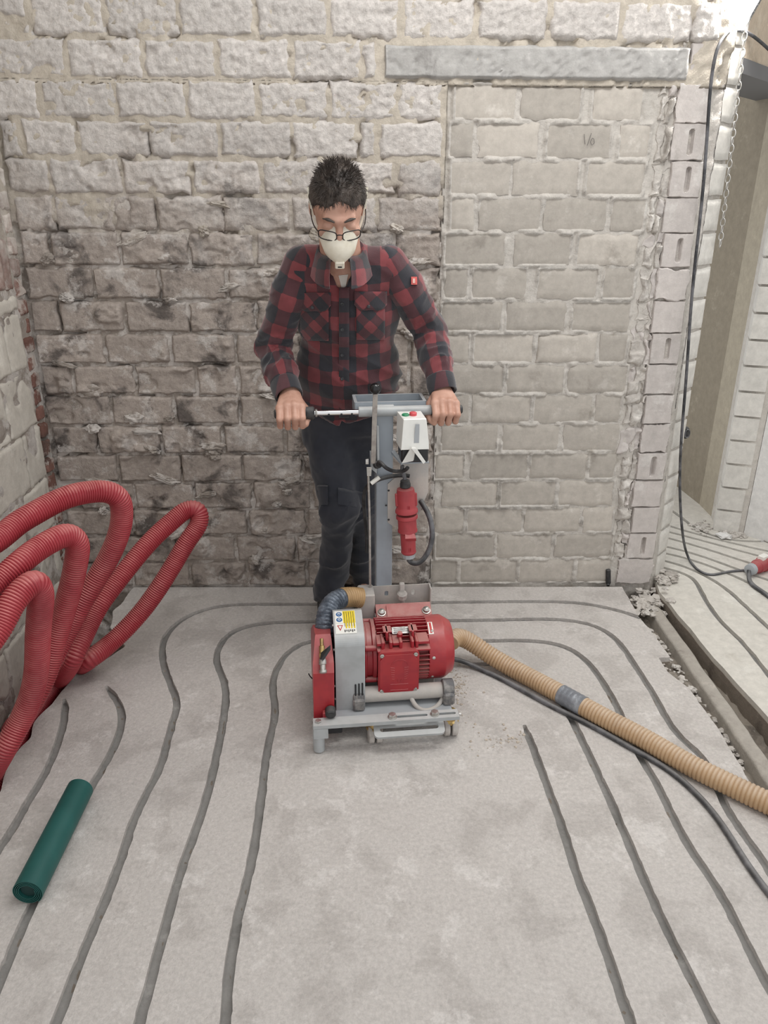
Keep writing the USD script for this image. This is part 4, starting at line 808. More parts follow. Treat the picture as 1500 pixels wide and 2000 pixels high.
turn([fl(-60, 1610, -.05), fl(-20, 1550, -.045), fl(2, 1512, -.04), fl(38, 1440, -.036), fl(74, 1385, -.03), fl(110, 1335, -.012), P_(142, 1287, -.85), P_(168, 1232, -.77), P_(196, 1180, -.70), P_(227, 1138, -.64), P_(266, 1089, -.57), P_(308, 1043, -.50), P_(343, 1012, -.45), P_(367, 996, -.425), P_(385, 998, -.42), P_(389, 1019, -.43), P_(371, 1050, -.455), P_(343, 1096, -.49), P_(315, 1141, -.53), P_(280, 1190, -.57), P_(238, 1236, -.63), P_(203, 1267, -.69), P_(175, 1288, -.74), fl(150, 1312, -.06), fl(110, 1365, -.15), fl(50, 1450, -.2)])
turn([fl(95, 1330, -.12), fl(50, 1360, -.14), fl(20, 1372, -.13), fl(0, 1418, -.13), fl(-40, 1500, -.16), fl(-90, 1600, -.2)])

# ------------------------------------------------------------------ rolled green sheet
mat('green_roll', (.007, .078, .070), .55, 0, (.010, .092, .083), 10, bump=.05)
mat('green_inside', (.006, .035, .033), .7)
ra, rb = fl(53, 1744, .038), fl(156, 1541, .038); ra[2] = rb[2] = .0385
rd = (rb - ra) / np.linalg.norm(rb - ra); rx, ry = np.cross(rd, EZ), EZ
roll = thing('rolled_mat', 'dark green sheet rolled up tightly, lying on the floor at the lower left', 'roll', ((ra + rb) / 2) * [1, 1, 0])
th = np.linspace(0, 2 * np.pi * 4.2, 220); rr = .0375 - .0042 * th / (2 * np.pi)
sp = np.c_[rr * np.cos(th - .9), rr * np.sin(th - .9)]
shp = LineString(sp).buffer(.00115, 2)
obj('rolled_sheet', extrude(shp, np.linalg.norm(rb - ra), ra, rx, ry, rd), 'green_roll', roll, smooth=40)
obj('roll_core', extrude(Point(0, 0).buffer(.0195), np.linalg.norm(rb - ra) - .016, ra + rd * .008, rx, ry, rd), 'green_inside', roll, smooth=40)

# ------------------------------------------------------------------ right-hand details
XH = []
pts = [at(1560, 150, .25), at(1500, 95, .16), at(1470, 70, .10), at(1438, 59, .03), at(1408, 80, -.03), at(1393, 130, -.045), at(1382, 250, -.05), at(1370, 400, -.05), at(1353, 560, -.045), at(1340, 740, -.03), at(1330, 870, .0), at(1328, 960, .03), at(1333, 1040, .08)] + [fl(1346, 1092, .012), fl(1362, 1112, .006), fl(1385, 1122, .006), fl(1420, 1117, .006), fl(1450, 1114, .006), fl(1500, 1110, .006), fl(1600, 1108, .006)]
hcab = spline(pts, 260); hcab[:, 2] = np.maximum(hcab[:, 2], .006)
obj('hanging_cable', sweep(resample(hcab, .015), .0058, 10), 'cable_black', None, 60, 'thin black cable hanging in front of the doorway jamb and running onto the floor', 'cable')
ch = thing('hanging_chain', 'thin steel chain hanging beside the doorway jamb', 'chain', at(1405, 480, .085))
c_a, c_b = at(1459, 30, .035), at(1406, 482, .055); nl = 30
lt = np.linspace(0, 2 * np.pi, 15)[:-1]
for i in range(nl):
    p = c_a + (c_b - c_a) * (i + .5) / nl; lh = np.linalg.norm(c_b - c_a) / nl * .5 + .0025; wv = EX * .75 + EY * -.66 if i % 2 == 0 else EX * .66 + EY * .75
    ring = p + np.outer(np.sin(lt) * lh, EZ) + np.outer(np.cos(lt) * .0085 * (1 - .25 * np.abs(np.sin(lt)) ** 6), wv)
    obj('chain_link', sweep(ring, .0022, 6, closed=True), 'zinc', ch, 60)
clip = thing('cable_clip', 'small black clip on the jamb edge beside the hanging cable', 'clip', at(1341, 845, .09))
pk = at(1340, 845, .095); obj('clip_body', cbox(pk - [.012, .012, .026], pk + [.010, .012, .026], .007), 'black_rubber', clip); obj('clip_ring', sweep(pk + np.c_[np.cos(lt) * .010, -.014 + 0 * lt, np.sin(lt) * .018], .003, 6, closed=True), 'cable_black', clip, 60)
# plug on the far floor
f0, f1 = fl(1470, 1112, .03), fl(1530, 1078, .05); f0[2] = .034; f1[2] = .036; fd = (f1 - f0) / np.linalg.norm(f1 - f0)
fp = thing('floor_plug', 'red industrial plug lying on the floor beyond the trench at the right edge', 'plug', (f0[0], f0[1], 0))
obj('plug_body', lathe(f0, fd, [(0, .022), (.004, .026), (.03, .029), (.034, .033), (.075, .033), (.08, .038), (.095, .038), (.098, .033), (.16, .031)], 26), 'red_plastic', fp)
obj('cable_nut', lathe(f0 - fd * .032, fd, [(0, .015), (.004, .026), (.028, .028), (.034, .022)], 16), 'grey_gland', fp)
obj('plug_lid', hullpts([f0 + fd * a + EZ * b + np.cross(fd, EZ) * c for a in (.05, .10) for b in (.028, .046) for c in (-.014, .014)]), 'sticker_white', fp, label='pale mark on top of the plug')
obj('plug_cable', sweep(resample(spline([f0 - fd * .03, fl(1463, 1128, .012), fl(1470, 1142, .010), fl(1485, 1153, .009), fl(1520, 1180, .009), fl(1580, 1230, .009)], 60), .012), .0095, 12), 'cable_black', fp, 60)
# thin wire line on the far floor
obj('floor_wire', sweep(resample(spline([fl(1500, 1036, .004), fl(1486, 1043, .004), fl(1490, 1054, .004), fl(1520, 1064, .004)], 30), .01), .003, 6), 'steel_bare', None, 60, 'thin bent wire on the floor by the white wall', 'wire')
# black pipe stub in the corner between wall and floor
s0, s1 = at(1188, 1112, -.012), at(1188, 1140, -.012)
stub = obj('pipe_stub', cat_([cyl(s0, s1, .011, 16, .003), cyl(s1 + [0, 0, .004], s1 + [-.004, -.012, -.004], .007, 10)]), 'black_rubber', None, 35, 'short black plastic pipe stub at the foot of the bricked-up doorway', 'pipe')
# rusty bars in the trench
mat('rust', (.06, .042, .034), .85, .2, (.11, .075, .055), 40, bump=.4)
for (xa, ya), (xb, yb), lab in (((1496, 1594), (1468, 1622), 'rusty flat bar in the broken floor edge, the one nearer the tan hose'), ((1520, 1618), (1488, 1655), 'rusty flat bar in the broken floor edge, the lower one at the frame edge')):
    a, b = fl(xa, ya, -.03), fl(xb, yb, -.035); dd = (b - a) / np.linalg.norm(b - a); nn = np.cross(dd, EZ)
    obj('steel_bar', hullpts([p + nn * s * .011 + EZ * z for p in (a - dd * .08, b) for s in (-1, 1) for z in (-.006, .006)]), 'rust', None, 35, lab, 'bar')
# rubble
rub = thing('rubble_pile', 'heap of broken mortar and stones at the foot of the pier', 'rubble', fl(1275, 1160), kind='stuff')
rg = np.random.default_rng(11); parts = []
def stone(p, r, sq=.6): 
    s = trimesh.creation.icosphere(1, 1.0); v = s.vertices * (1 + .7 * (rg.random((len(s.vertices), 1)) - .5)) * np.array([1, .8 + .4 * rg.random(), sq]) * r
    a = rg.random() * 6.3; R = np.array([[math.cos(a), -math.sin(a), 0], [math.sin(a), math.cos(a), 0], [0, 0, 1]]); return TM(v @ R.T + p, s.faces)
for i in range(230):
    c = fl(1268 + rg.normal() * 16, 1166 + rg.normal() * 12, 0) if i < 150 else fl(1300 + rg.normal() * 11, 1135 + rg.normal() * 5, 0)
    c[2] = (-.05 if 1.12 < c[0] < 1.325 and c[1] < 0.02 else 0) + rg.random() * .03; parts.append(stone(c, .006 + .016 * rg.random() ** 2))
obj('rubble', cat_(parts), 'rubble_mortar', rub, False, kind='stuff')
pb_ = []
for i in range(120):
    c = fl(1370 + rg.normal() * 9, 1030 + rg.normal() * 5, .004) if i < 60 else fl(1400 + rg.random() * 95, 1042 + rg.normal() * 4, .004); pb_.append(stone(c, .005 + .012 * rg.random() ** 2))
rb2 = thing('wall_crumbs', 'scattered plaster crumbs along the foot of the far column and white wall', 'rubble', fl(1395, 1036), kind='stuff'); obj('crumbs', cat_(pb_), 'rubble_mortar', rb2, False, kind='stuff')
shard = obj('plaster_shard', stone(fl(1414, 1046, .012), .034, .35), 'white_plaster', None, 20, 'flat pale shard of plaster lying at the foot of the far column', 'shard')
tc = []
for i in range(170):
    y = -.32 - .85 * rg.random(); x = 1.185 + .05 * rg.normal(); tc.append(stone(np.array([x, y, -.075 + .05 * sstep(-x, -1.24, -1.15) * 1]), .004 + .010 * rg.random() ** 2))
tcr = thing('trench_crumbs', 'crumbs of broken screed lying in the trench between the two floor slabs', 'rubble', (1.2, -.7, 0), kind='stuff'); obj('crumbs', cat_(tc), 'rubble_mortar', tcr, False, kind='stuff')
fc = []
for i in range(150):
    k = i % 3 if i < 60 else 3; cxy = [(972, 1450, 16, 10), (1008, 1446, 9, 8), (930, 1420, 40, 30), (896, 1338, 9, 16)][k]; c = fl(cxy[0] + rg.normal() * cxy[2], cxy[1] + rg.normal() * cxy[3], .001); fc.append(stone(c, .0015 + .004 * rg.random() ** 2))
mat('dust_sand', (.50, .44, .37), .95, 0, (.40, .345, .29), 40)
fcr = thing('floor_crumbs', 'fine crumbs of milled screed strewn over the floor around the milling machine', 'rubble', fl(950, 1440), kind='stuff'); obj('crumbs', cat_(fc), 'dust_sand', fcr, False, kind='stuff')
# work light above the doorway
wlp = at(1452, 2, .02)
lamp = thing('work_light', 'glaring white work light fixed above the doorway at the top right', 'lamp', wlp)
MATS['lamp_glow'] = usdkit.material(stage, '/World/Looks/lamp_glow', {'e': ('emission', {'color': (1.0, .97, .92), 'strength': LAMP})}, [], surface='e.emission')
ld = np.array([-.35, -.55, -.75]); ld /= np.linalg.norm(ld); lx, ly_, lz = frame(ld)
obj('lamp_housing', cbox((-.085, -.055, -.035), (.085, .055, .0), .008, R=np.stack([lx, ly_, lz], 1), o=wlp), 'steel_dark', lamp)
obj('lamp_panel', cbox((-.075, -.045, 0), (.075, .045, .004), .001, R=np.stack([lx, ly_, lz], 1), o=wlp), 'lamp_glow', lamp)
obj('lamp_bracket', sweep(np.array([wlp - ld * .03, wlp - ld * .05 + [0, .04, .03], wlp + [0, .12, .10]]), .006, 8), 'steel_dark', lamp)

# ------------------------------------------------------------------ the worker
mat('skin', (.52, .30, .225), .5, 0, (.43, .23, .165), 22, bump=.08, bscale=220)
mat('hair_dark', (.032, .024, .020), .6, 0, (.085, .066, .055), 20)
mat('mask_white', (.72, .68, .58), .7, 0, (.66, .61, .50), 25)
mat('undershirt', (.62, .58, .53), .8)
mat('trouser', (.017, .020, .030), .85, 0, (.030, .033, .045), 7, dust=(.18, .17, .165), dustamt=.18, bump=.15, bscale=260, sheen=.2)
mat('trouser_dark', (.014, .015, .019), .85, 0, (.024, .025, .03), 9)
mat('shoe', (.018, .018, .02), .6, 0, (.05, .048, .046), 14, dust=(.3, .28, .26), dustamt=.3)
mat('button', (.02, .02, .024), .4)
mat('glass_frame', (.02, .014, .012), .3)
mat('badge', (.50, .09, .08), .6); mat('badge_print', (.62, .38, .33), .6)
MATS['lens'] = usdkit.material(stage, '/World/Looks/lens', {'t': ('transparent_bsdf', {'color': (.97, .97, .97)}), 'g': ('glossy_bsdf', {'roughness': .03}), 'm': ('mix_closure', {'fac': .05})},
                               [('t.BSDF', 'm.closure1'), ('g.BSDF', 'm.closure2')], surface='m.closure')
def plaid(name, per=.078, period_v=.104):
    n = {'uv': ('uvmap', {'attribute': 'st'}), 's': ('separate_xyz', {}), 'g': ('geometry', {}), 'p': ('principled_bsdf', {'roughness': .9, 'specular_ior_level': .2, 'sheen_weight': .35, 'sheen_roughness': .5}),
         'pu': ('math', {'math_type': 'pingpong', 'value2': per / 2}), 'pv': ('math', {'math_type': 'pingpong', 'value2': period_v / 2}),
         'ru': ('map_range', {'from_min': per * .215, 'from_max': per * .26, 'to_max': .5, 'clamp': True}), 'rv': ('map_range', {'from_min': period_v * .215, 'from_max': period_v * .26, 'to_max': .5, 'clamp': True}),
         'a': ('math', {'math_type': 'add'}), 'r': ('rgb_ramp', {'ramp': [(0, (.185, .034, .040)), (.36, (.185, .034, .040)), (.46, (.078, .028, .034)), (.54, (.078, .028, .034)), (.66, (.030, .030, .036)), (1, (.030, .030, .037))]}),
         'n': ('noise_texture', {'scale': 14.0, 'detail': 5.0}), 'nr': ('map_range', {'from_min': .3, 'from_max': .75, 'to_min': .75, 'to_max': 1.35}), 'h': ('hsv', {'saturation': .92}),
         'bn': ('noise_texture', {'scale': 240.0, 'detail': 3.0}), 'b': ('bump', {'strength': .25, 'distance': .002})}
    l = [('uv.UV', 's.vector'), ('s.x', 'pu.value1'), ('s.y', 'pv.value1'), ('pu.value', 'ru.value'), ('pv.value', 'rv.value'), ('ru.result', 'a.value1'), ('rv.result', 'a.value2'), ('a.value', 'r.fac'), ('g.position', 'n.vector'), ('n.fac', 'nr.value'),
         ('nr.result', 'h.value'), ('r.color', 'h.color'), ('h.color', 'p.base_color'), ('g.position', 'bn.vector'), ('bn.fac', 'b.height'), ('b.normal', 'p.normal')]
    raw(name, n, l, 'p.BSDF')
plaid('plaid')
gp = lambda px, py: toW(L(px, py, .150))
gripL, gripR = toW([L(568, 802, .15)[0], .150, zb]), toW([L(867, 800, .15)[0], .150, zb])
man = thing('person', 'man in red checked shirt and dust mask, looking down, both hands on the machine handle', 'person', (-.1, -.3, 0))
hc_ = at(660, 402, -.70)
al = math.radians(34); hx, hf, hu = EX, np.array([0, -math.cos(al), -math.sin(al)]), np.array([0, -math.sin(al), math.cos(al)])
yw = math.radians(4); Rz = np.array([[math.cos(yw), -math.sin(yw), 0], [math.sin(yw), math.cos(yw), 0], [0, 0, 1]]); hx, hf, hu = Rz @ hx, Rz @ hf, Rz @ hu
HR_ = np.stack([hx, hf, hu]); hw = lambda x, f, u: hc_ + np.multiply.outer(np.asarray(x, float), hx) + np.multiply.outer(np.asarray(f, float), hf) + np.multiply.outer(np.asarray(u, float), hu)
neckb = at(668, 500, -.57); sL, sR = at(582, 520, -.57), at(770, 520, -.56)
eL, eR = at(533, 682, -.52), at(838, 645, -.50)
wL, wR = gripL + MUY * .050 + EZ * .050 - MUX * .006, gripR + MUY * .050 + EZ * .050 + MUX * .004
pel, wai, che, uch = at(680, 815, -.36), at(681, 720, -.43), at(678, 600, -.50), at(673, 545, -.54)
fLh, fRh = fl(646, 1180), fl(700, 1150)
hipL, hipR = at(642, 850, -.37), at(704, 850, -.34); knL, knR = at(663, 985, -.41), at(706, 985, -.33)
anL, anR = np.array([fLh[0] - .004, -.24, .10]), np.array([.0, -.10, .10])
# --- skin body: head, hands and the body under the clothes, one surface
def hand(g, s):
    F = Field(g - [.10, .10, .085], g + [.10, .115, .095], .0026)
    lp = lambda u, f, z: g + MUX * u * s - MUY * f + EZ * z
    w = lp(.0, -.055, .052); w2 = lp(-.0, -.085, .085)
    us = (-.034, -.011, .012, .034); mz = (.024, .030, .032, .027); ln = (.92, 1.03, 1.05, .97)            # little finger .. index (index lies towards the middle of the machine)
    for u, z in zip(us, mz): F.cap(lp(u * .55, -.040, .046), lp(u, .020, z), .016, .0125, .012)
    F.cap(w2, w, .024, .026, .01); F.cap(w, lp(0, -.01, .034), .026, .022, .012)
    for (u, z, k) in zip(us, mz, ln):
        ch = [lp(u, .020, z), lp(u * 1.02, .020 + .030 * k, z - .030 * k), lp(u * 1.02, .022, -.036 * k), lp(u, -.004, -.030)]
        for i, (ra_, rb_) in enumerate(((.0118, .0108), (.0108, .0098), (.0096, .0084))): F.cap(ch[i], ch[i + 1], ra_, rb_, .0035 if i else .006)
    F.chain([lp(.020, -.045, .036), lp(.044, -.030, .006), lp(.050, -.004, -.018), lp(.046, .020, -.030)], [.016, .0128, .0112, .0092], .006)
    return taubin(F.mesh(), 6)
HD = Field(hc_ - [.16, .20, .24], hc_ + [.16, .22, .18], .0031)
HD.ell(hw(0, -.012, .022), (.073, .093, .078), HR_); HD.ell(hw(0, .022, -.035), (.060, .068, .080), HR_, .03)
HD.ell(hw(0, .070, -.098), (.030, .022, .020), HR_, .02); HD.cap(hw(-.036, .076, .016), hw(-.008, .088, .014), .010, .010, .012); HD.cap(hw(.036, .076, .016), hw(.008, .088, .014), .010, .010, .012)
for s in (-1, 1):
    HD.ell(hw(s * .031, .098, -.006), (.017, .012, .011), HR_, cut=True); HD.ell(hw(s * .031, .081, -.006), (.0135, .0135, .0125), HR_, .004)
    HD.cap(hw(s * .020, .090, -.008), hw(s * .042, .086, -.010), .0026, .002, .003); HD.ell(hw(s * .040, .070, -.032), (.022, .018, .018), HR_, .02)
    HD.ell(hw(s * .0755, -.016, -.012), (.009, .020, .031), HR_, .006); HD.ell(hw(s * .084, -.012, -.008), (.005, .009, .016), HR_, cut=True)
HD.chain([hw(0, .088, .008), hw(0, .108, -.026), hw(0, .112, -.038)], [.009, .012, .013], .010)
for s in (-1, 1): HD.ell(hw(s * .012, .100, -.040), (.009, .010, .008), HR_, .006)
HD.cap(hw(-.020, .090, -.070), hw(.020, .090, -.070), .006, .006, .006); HD.cap(hw(-.017, .088, -.080), hw(.017, .088, -.080), .007, .007, .005)
HD.cap(hw(0, -.025, -.06), neckb - [0, .0, .05], .058, .066, .03)
BD = Field(np.array([-.50, -.95, .02]), np.array([.50, .10, 1.52]), .0125)
BD.chain([neckb - [0, 0, .03], uch, che, wai, pel], [.06, .085, .085, .085, .09], .05)
for s_, e_, w_, hp_, kn_, an_ in ((sL, eL, wL, hipL, knL, anL), (sR, eR, wR, hipR, knR, anR)):
    BD.cap(neckb - [0, 0, .04], s_, .05, .042, .03); BD.chain([s_, e_, w_ + (e_ - w_) * .15, w_], [.042, .034, .024, .025], .012); BD.chain([pel, hp_, kn_, an_], [.07, .058, .045, .034], .03); BD.chain([an_, an_ + [0, -.09, -.055]], [.03, .026], .01)
bodies = [taubin(HD.mesh(), 5), taubin(BD.mesh(), 5), hand(gripL, 1), hand(gripR, -1)]
try:
    ms = [m3.Manifold(m3.Mesh(np.asarray(b.vertices, np.float32), np.asarray(b.faces, np.uint32))) for b in bodies]
    assert all(x.status() == m3.Error.NoError and x.num_tri() > 0 for x in ms)
    body = ms[0]
    for x in ms[1:]: body = body + x
except Exception as ex_:
    print('body union fell back:', ex_); body = cat_(bodies)
BODY_ = body; obj('body', body, 'skin', man, 60)
# --- trousers
TR = Field(np.array([-.36, -.66, .03]), np.array([.22, .10, 1.02]), .008)
TR.cap(pel + [-.05, .0, .03], pel + [.05, 0, .03], .115, .115, .04)
TR.chain([hipL, knL, knL + (anL - knL) * .5 + [.012, 0, 0], anL + [0, 0, .0]], [.096, .067, .055, .062], .03)
TR.chain([hipR, knR, knR + (anR - knR) * .55, anR + [0, 0, .0]], [.094, .067, .056, .060], .02)
TR.f = np.maximum(TR.f, .065 - TR.P[..., 2])
tm = taubin(TR.mesh(), 4); nv = tm.vertex_normals; v = tm.vertices
dg = np.c_[v[:, 0] * 7 + v[:, 2] * 5, v[:, 1] * 8, v[:, 2] * 13 - v[:, 0] * 11 + 4 * fbm(v * 5, 2, 3)]
fold = (fbm(v * [14, 14, 12], 3, 4) - .5) * .018 + (1 - np.abs(2 * noise(dg, 5) - 1)) ** 2.2 * (.012 * sstep(-v[:, 2], -.42, -.18) + .007 + .006 * np.exp(-((v[:, 2] - .55) / .12) ** 2)) - .004
tr_ = obj('trousers', TM(v + nv * fold[:, None], tm.faces), 'trouser', man, 60, label='dark navy work trousers')
def hitter(F):
    from scipy.interpolate import RegularGridInterpolator
    ax_ = [F.o[k] + F.h * np.arange(F.f.shape[k]) for k in range(3)]; I = RegularGridInterpolator(ax_, F.f, bounds_error=False, fill_value=1.0)
    def hit(px, py, off=.0):
        a, b = px - 750, py - 1000; r = RT * a / FPX - UPV * b / FPX + FW; r = r / np.linalg.norm(r)
        t = np.linspace(1.6, 3.4, 900); d = I(C + np.outer(t, r)); k = np.argmax(d < 0)
        if d[k] >= 0: return None
        tt = t[k - 1] + (t[k] - t[k - 1]) * d[k - 1] / (d[k - 1] - d[k]); return C + r * (tt - off)
    return hit
def drape(hit, xs, ys, off, thick, mask=None):
    """A patch of cloth laid over a surface; xs, ys: rows of pixels it spans (2-D arrays)."""
    P = np.array([[hit(x, y, off) if hit(x, y, off) is not None else [np.nan] * 3 for x, y in zip(a, b)] for a, b in zip(xs, ys)])
    n0, n1 = P.shape[:2]
    for r_ in P:
        ok = ~np.isnan(r_[:, 0])
        for k in range(3): r_[:, k] = np.interp(np.arange(n1), np.nonzero(ok)[0], r_[ok, k]) if ok.any() else 0
    back = P + np.array([0, 1, 0]) * thick; V = np.vstack([P.reshape(-1, 3), back.reshape(-1, 3)]); i, j = np.meshgrid(np.arange(n0 - 1), np.arange(n1 - 1), indexing='ij'); a = (i * n1 + j).ravel()
    F = np.vstack([np.stack([a, a + n1, a + n1 + 1], 1), np.stack([a, a + n1 + 1, a + 1], 1)]); per = np.r_[np.arange(n1), np.arange(1, n0) * n1 + n1 - 1, (n0 - 1) * n1 + np.arange(n1 - 2, -1, -1), np.arange(n0 - 2, 0, -1) * n1]
    q = np.arange(len(per)); q2 = (q + 1) % len(per); B = n0 * n1
    return TM(V, np.vstack([F, np.stack([per[q], per[q2], B + per[q2]], 1), np.stack([per[q], B + per[q2], B + per[q]], 1)])), P
def grid(x0, x1, y0, y1, nx, ny): return np.meshgrid(np.linspace(x0, x1, nx), np.linspace(y0, y1, ny))
hT = hitter(TR)
for (x0, x1, y0, y1, sl_) in ((616, 640, 950, 986, 0), (660, 716, 955, 985, 8)):
    X_, Y_ = np.meshgrid(np.linspace(x0, x1, 10), np.linspace(y0, y1, 8)); m_, _ = drape(hT, X_, Y_ + sl_ * (X_ - x0) / (x1 - x0), .012, .016); obj('leg_pocket', m_, 'trouser', tr_, 60)
# --- shoes
for ank in (anL, anR):
    S_ = Field(ank + [-.09, -.28, -.11], ank + [.09, .12, .09], .006)
    S_.chain([ank + [0, .025, -.055], ank + [0, -.03, -.05], ank + [-.008, -.15, -.066], ank + [-.012, -.19, -.070]], [.040, .042, .036, .028], .02); S_.cap(ank + [0, .01, .04], ank + [0, .0, -.03], .042, .044, .02)
    S_.f = np.maximum(S_.f, (ank[2] - .085) - S_.P[..., 2]); sh = obj('shoe', taubin(S_.mesh(), 4), 'shoe', man, 60)
    fp_ = LineString([(ank[0], ank[1] + .03), (ank[0], ank[1] - .03), (ank[0] - .010, ank[1] - .185)]).buffer(.041, 6)
    obj('sole', extrude(fp_, .018, (0, 0, .001), *E3), 'black_rubber', sh, 30)
# --- shirt
ST = Field(np.array([-.42, -.82, .84]), np.array([.34, -.12, 1.56]), .0068)
sx = np.array([1 / 1.36, 1, 1], np.float32); P0 = ST.P; ST.P = P0 * sx
tr_pts = [(pel + [0, .0, -.02]), wai, che, uch]; ST.chain([p * sx for p in tr_pts], [.120, .116, .116, .098], .05); ST.P = P0
for s_ in (sL, sR): ST.cap(neckb + (s_ - neckb) * .25 + [0, .01, -.022], s_ + (neckb - s_) * .10 + [0, 0, -.010], .058, .050, .04); ST.cap(s_ + (neckb - s_) * .15, s_ + (che - s_) * .35, .05, .05, .04)
ST.cap(neckb + [0, .03, -.04], uch, .075, .09, .04)
xm, zv = neckb[0], at(668, 560, -.62)[2]; zt2 = neckb[2]
wv = .012 + .036 * (ST.P[..., 2] - zv) / (zt2 - zv); vcut = np.maximum(np.maximum(np.abs(ST.P[..., 0] - xm) - wv, zv - ST.P[..., 2]), ST.P[..., 1] - (neckb[1] - .015)); ST.f = np.maximum(ST.f, -vcut)
hemz = at(668, 826, -.48)[2]; xh = ST.P[..., 0] - at(668, 826, -.46)[0]; ST.f = np.maximum(ST.f, (hemz + np.minimum(.9 * np.maximum(np.abs(xh) - .030, 0) ** 1.25, .07) + .012 * np.exp(-(xh / .012) ** 2)) - ST.P[..., 2])
hS = hitter(ST)
sm = taubin(ST.mesh(), 5); nv, v = sm.vertex_normals, np.array(sm.vertices)
ridge = (1 - np.abs(2 * noise(v @ np.array([[9, 0, 14], [0, 6, 0], [12, 0, 18]]).T * .8, 7) - 1)) ** 2.2
dis = ridge * .013 * (.35 + sstep(-v[:, 2], -1.25, -1.0)) + (fbm(v * 11, 3, 8) - .5) * .012
V_ = v + nv * (dis - .003)[:, None]
shirt = obj('shirt', TM(V_, sm.faces), 'plaid', man, True, label='red and black checked flannel shirt', uv=np.c_[(v[:, 0] - xm) + .0185 + .5 * (v[:, 1] + .45) * 0, v[:, 2] * 1.04 - (v[:, 1] + .45) * .25])
def sleeve(s_, e_, w_, side):
    e2 = e_ + (w_ - e_) * .06; cuff = w_ + (e_ - w_) * .10
    S = Field(np.minimum(np.minimum(s_, e_), w_) - .10, np.maximum(np.maximum(s_, e_), w_) + .10, .0058)
    S.chain([s_ + (neckb - s_) * .10, s_ + (e_ - s_) * .3, e_, e_ + (cuff - e_) * .6, cuff], [.061, .059, .053, .050, .041], .016)
    dW = (w_ - e_) / np.linalg.norm(w_ - e_); S.f = np.maximum(S.f, (S.P - cuff) @ dW)
    m = taubin(S.mesh(), 4); nv, v = m.vertex_normals, np.array(m.vertices)
    pts = np.array([s_, e_, cuff]); L1, L2 = np.linalg.norm(e_ - s_), np.linalg.norm(cuff - e_)
    def along(v):
        t1 = np.clip((v - s_) @ (e_ - s_) / L1 ** 2, -.3, 1); d1 = np.linalg.norm(v - s_ - t1[:, None] * (e_ - s_), axis=1); t2 = np.clip((v - e_) @ (cuff - e_) / L2 ** 2, 0, 1.2); d2 = np.linalg.norm(v - e_ - t2[:, None] * (cuff - e_), axis=1)
        w = 1 / (1 + np.exp(-(d1 - d2) / .012)); return (1 - w) * t1 * L1 + w * (L1 + t2 * L2), np.where((d1 < d2)[:, None], s_ + t1[:, None] * (e_ - s_), e_ + t2[:, None] * (cuff - e_))
    sl, ctr = along(v); rel = v - ctr; ang = np.arctan2(rel[:, 0], -rel[:, 1])
    q = np.c_[sl * 34 + .9 * np.sin(ang * 1.0 + side) + 2.0 * noise(np.c_[v * 12], 3), np.cos(ang) * 1.1, np.sin(ang) * 1.1]
    wr = (1 - np.abs(2 * noise(q, 5 + side) - 1)) ** 1.8; amp = .0085 * (.35 + np.exp(-((sl - L1) / .09) ** 2) + .75 * sstep(sl, L1 + .02, L1 + .14)) * (1 - .8 * sstep(sl, L1 + L2 - .07, L1 + L2 - .02))
    vv = v + nv * ((wr - .35) * amp + (fbm(v * 14, 2, 9) - .5) * .006)[:, None]
    p = obj('sleeve', TM(vv, m.faces), 'plaid', shirt, True, uv=np.c_[ang * .050 + .012 * side, sl + .02 * side])
    cz = cuff - dW * .028
    cf = lathe(cz, dW, [(0, .0445), (.004, .0475), (.03, .0475), (.056, .0450), (.058, .0425), (.054, .038), (.01, .038)], 30)
    a_ = np.arctan2((cf.vertices - cz)[:, 0], -(cf.vertices - cz)[:, 1]); obj('cuff', TM(cf.vertices + (fbm(cf.vertices * 40, 2, 3) - .5)[:, None] * .004, cf.faces), 'plaid', shirt, True, uv=np.c_[a_ * .05, np.full(len(a_), .055) + .02 * ((cf.vertices - cz) @ dW)])
    return S
FL_, FR_ = sleeve(sL, eL, wL, 0), sleeve(sR, eR, wR, 1)
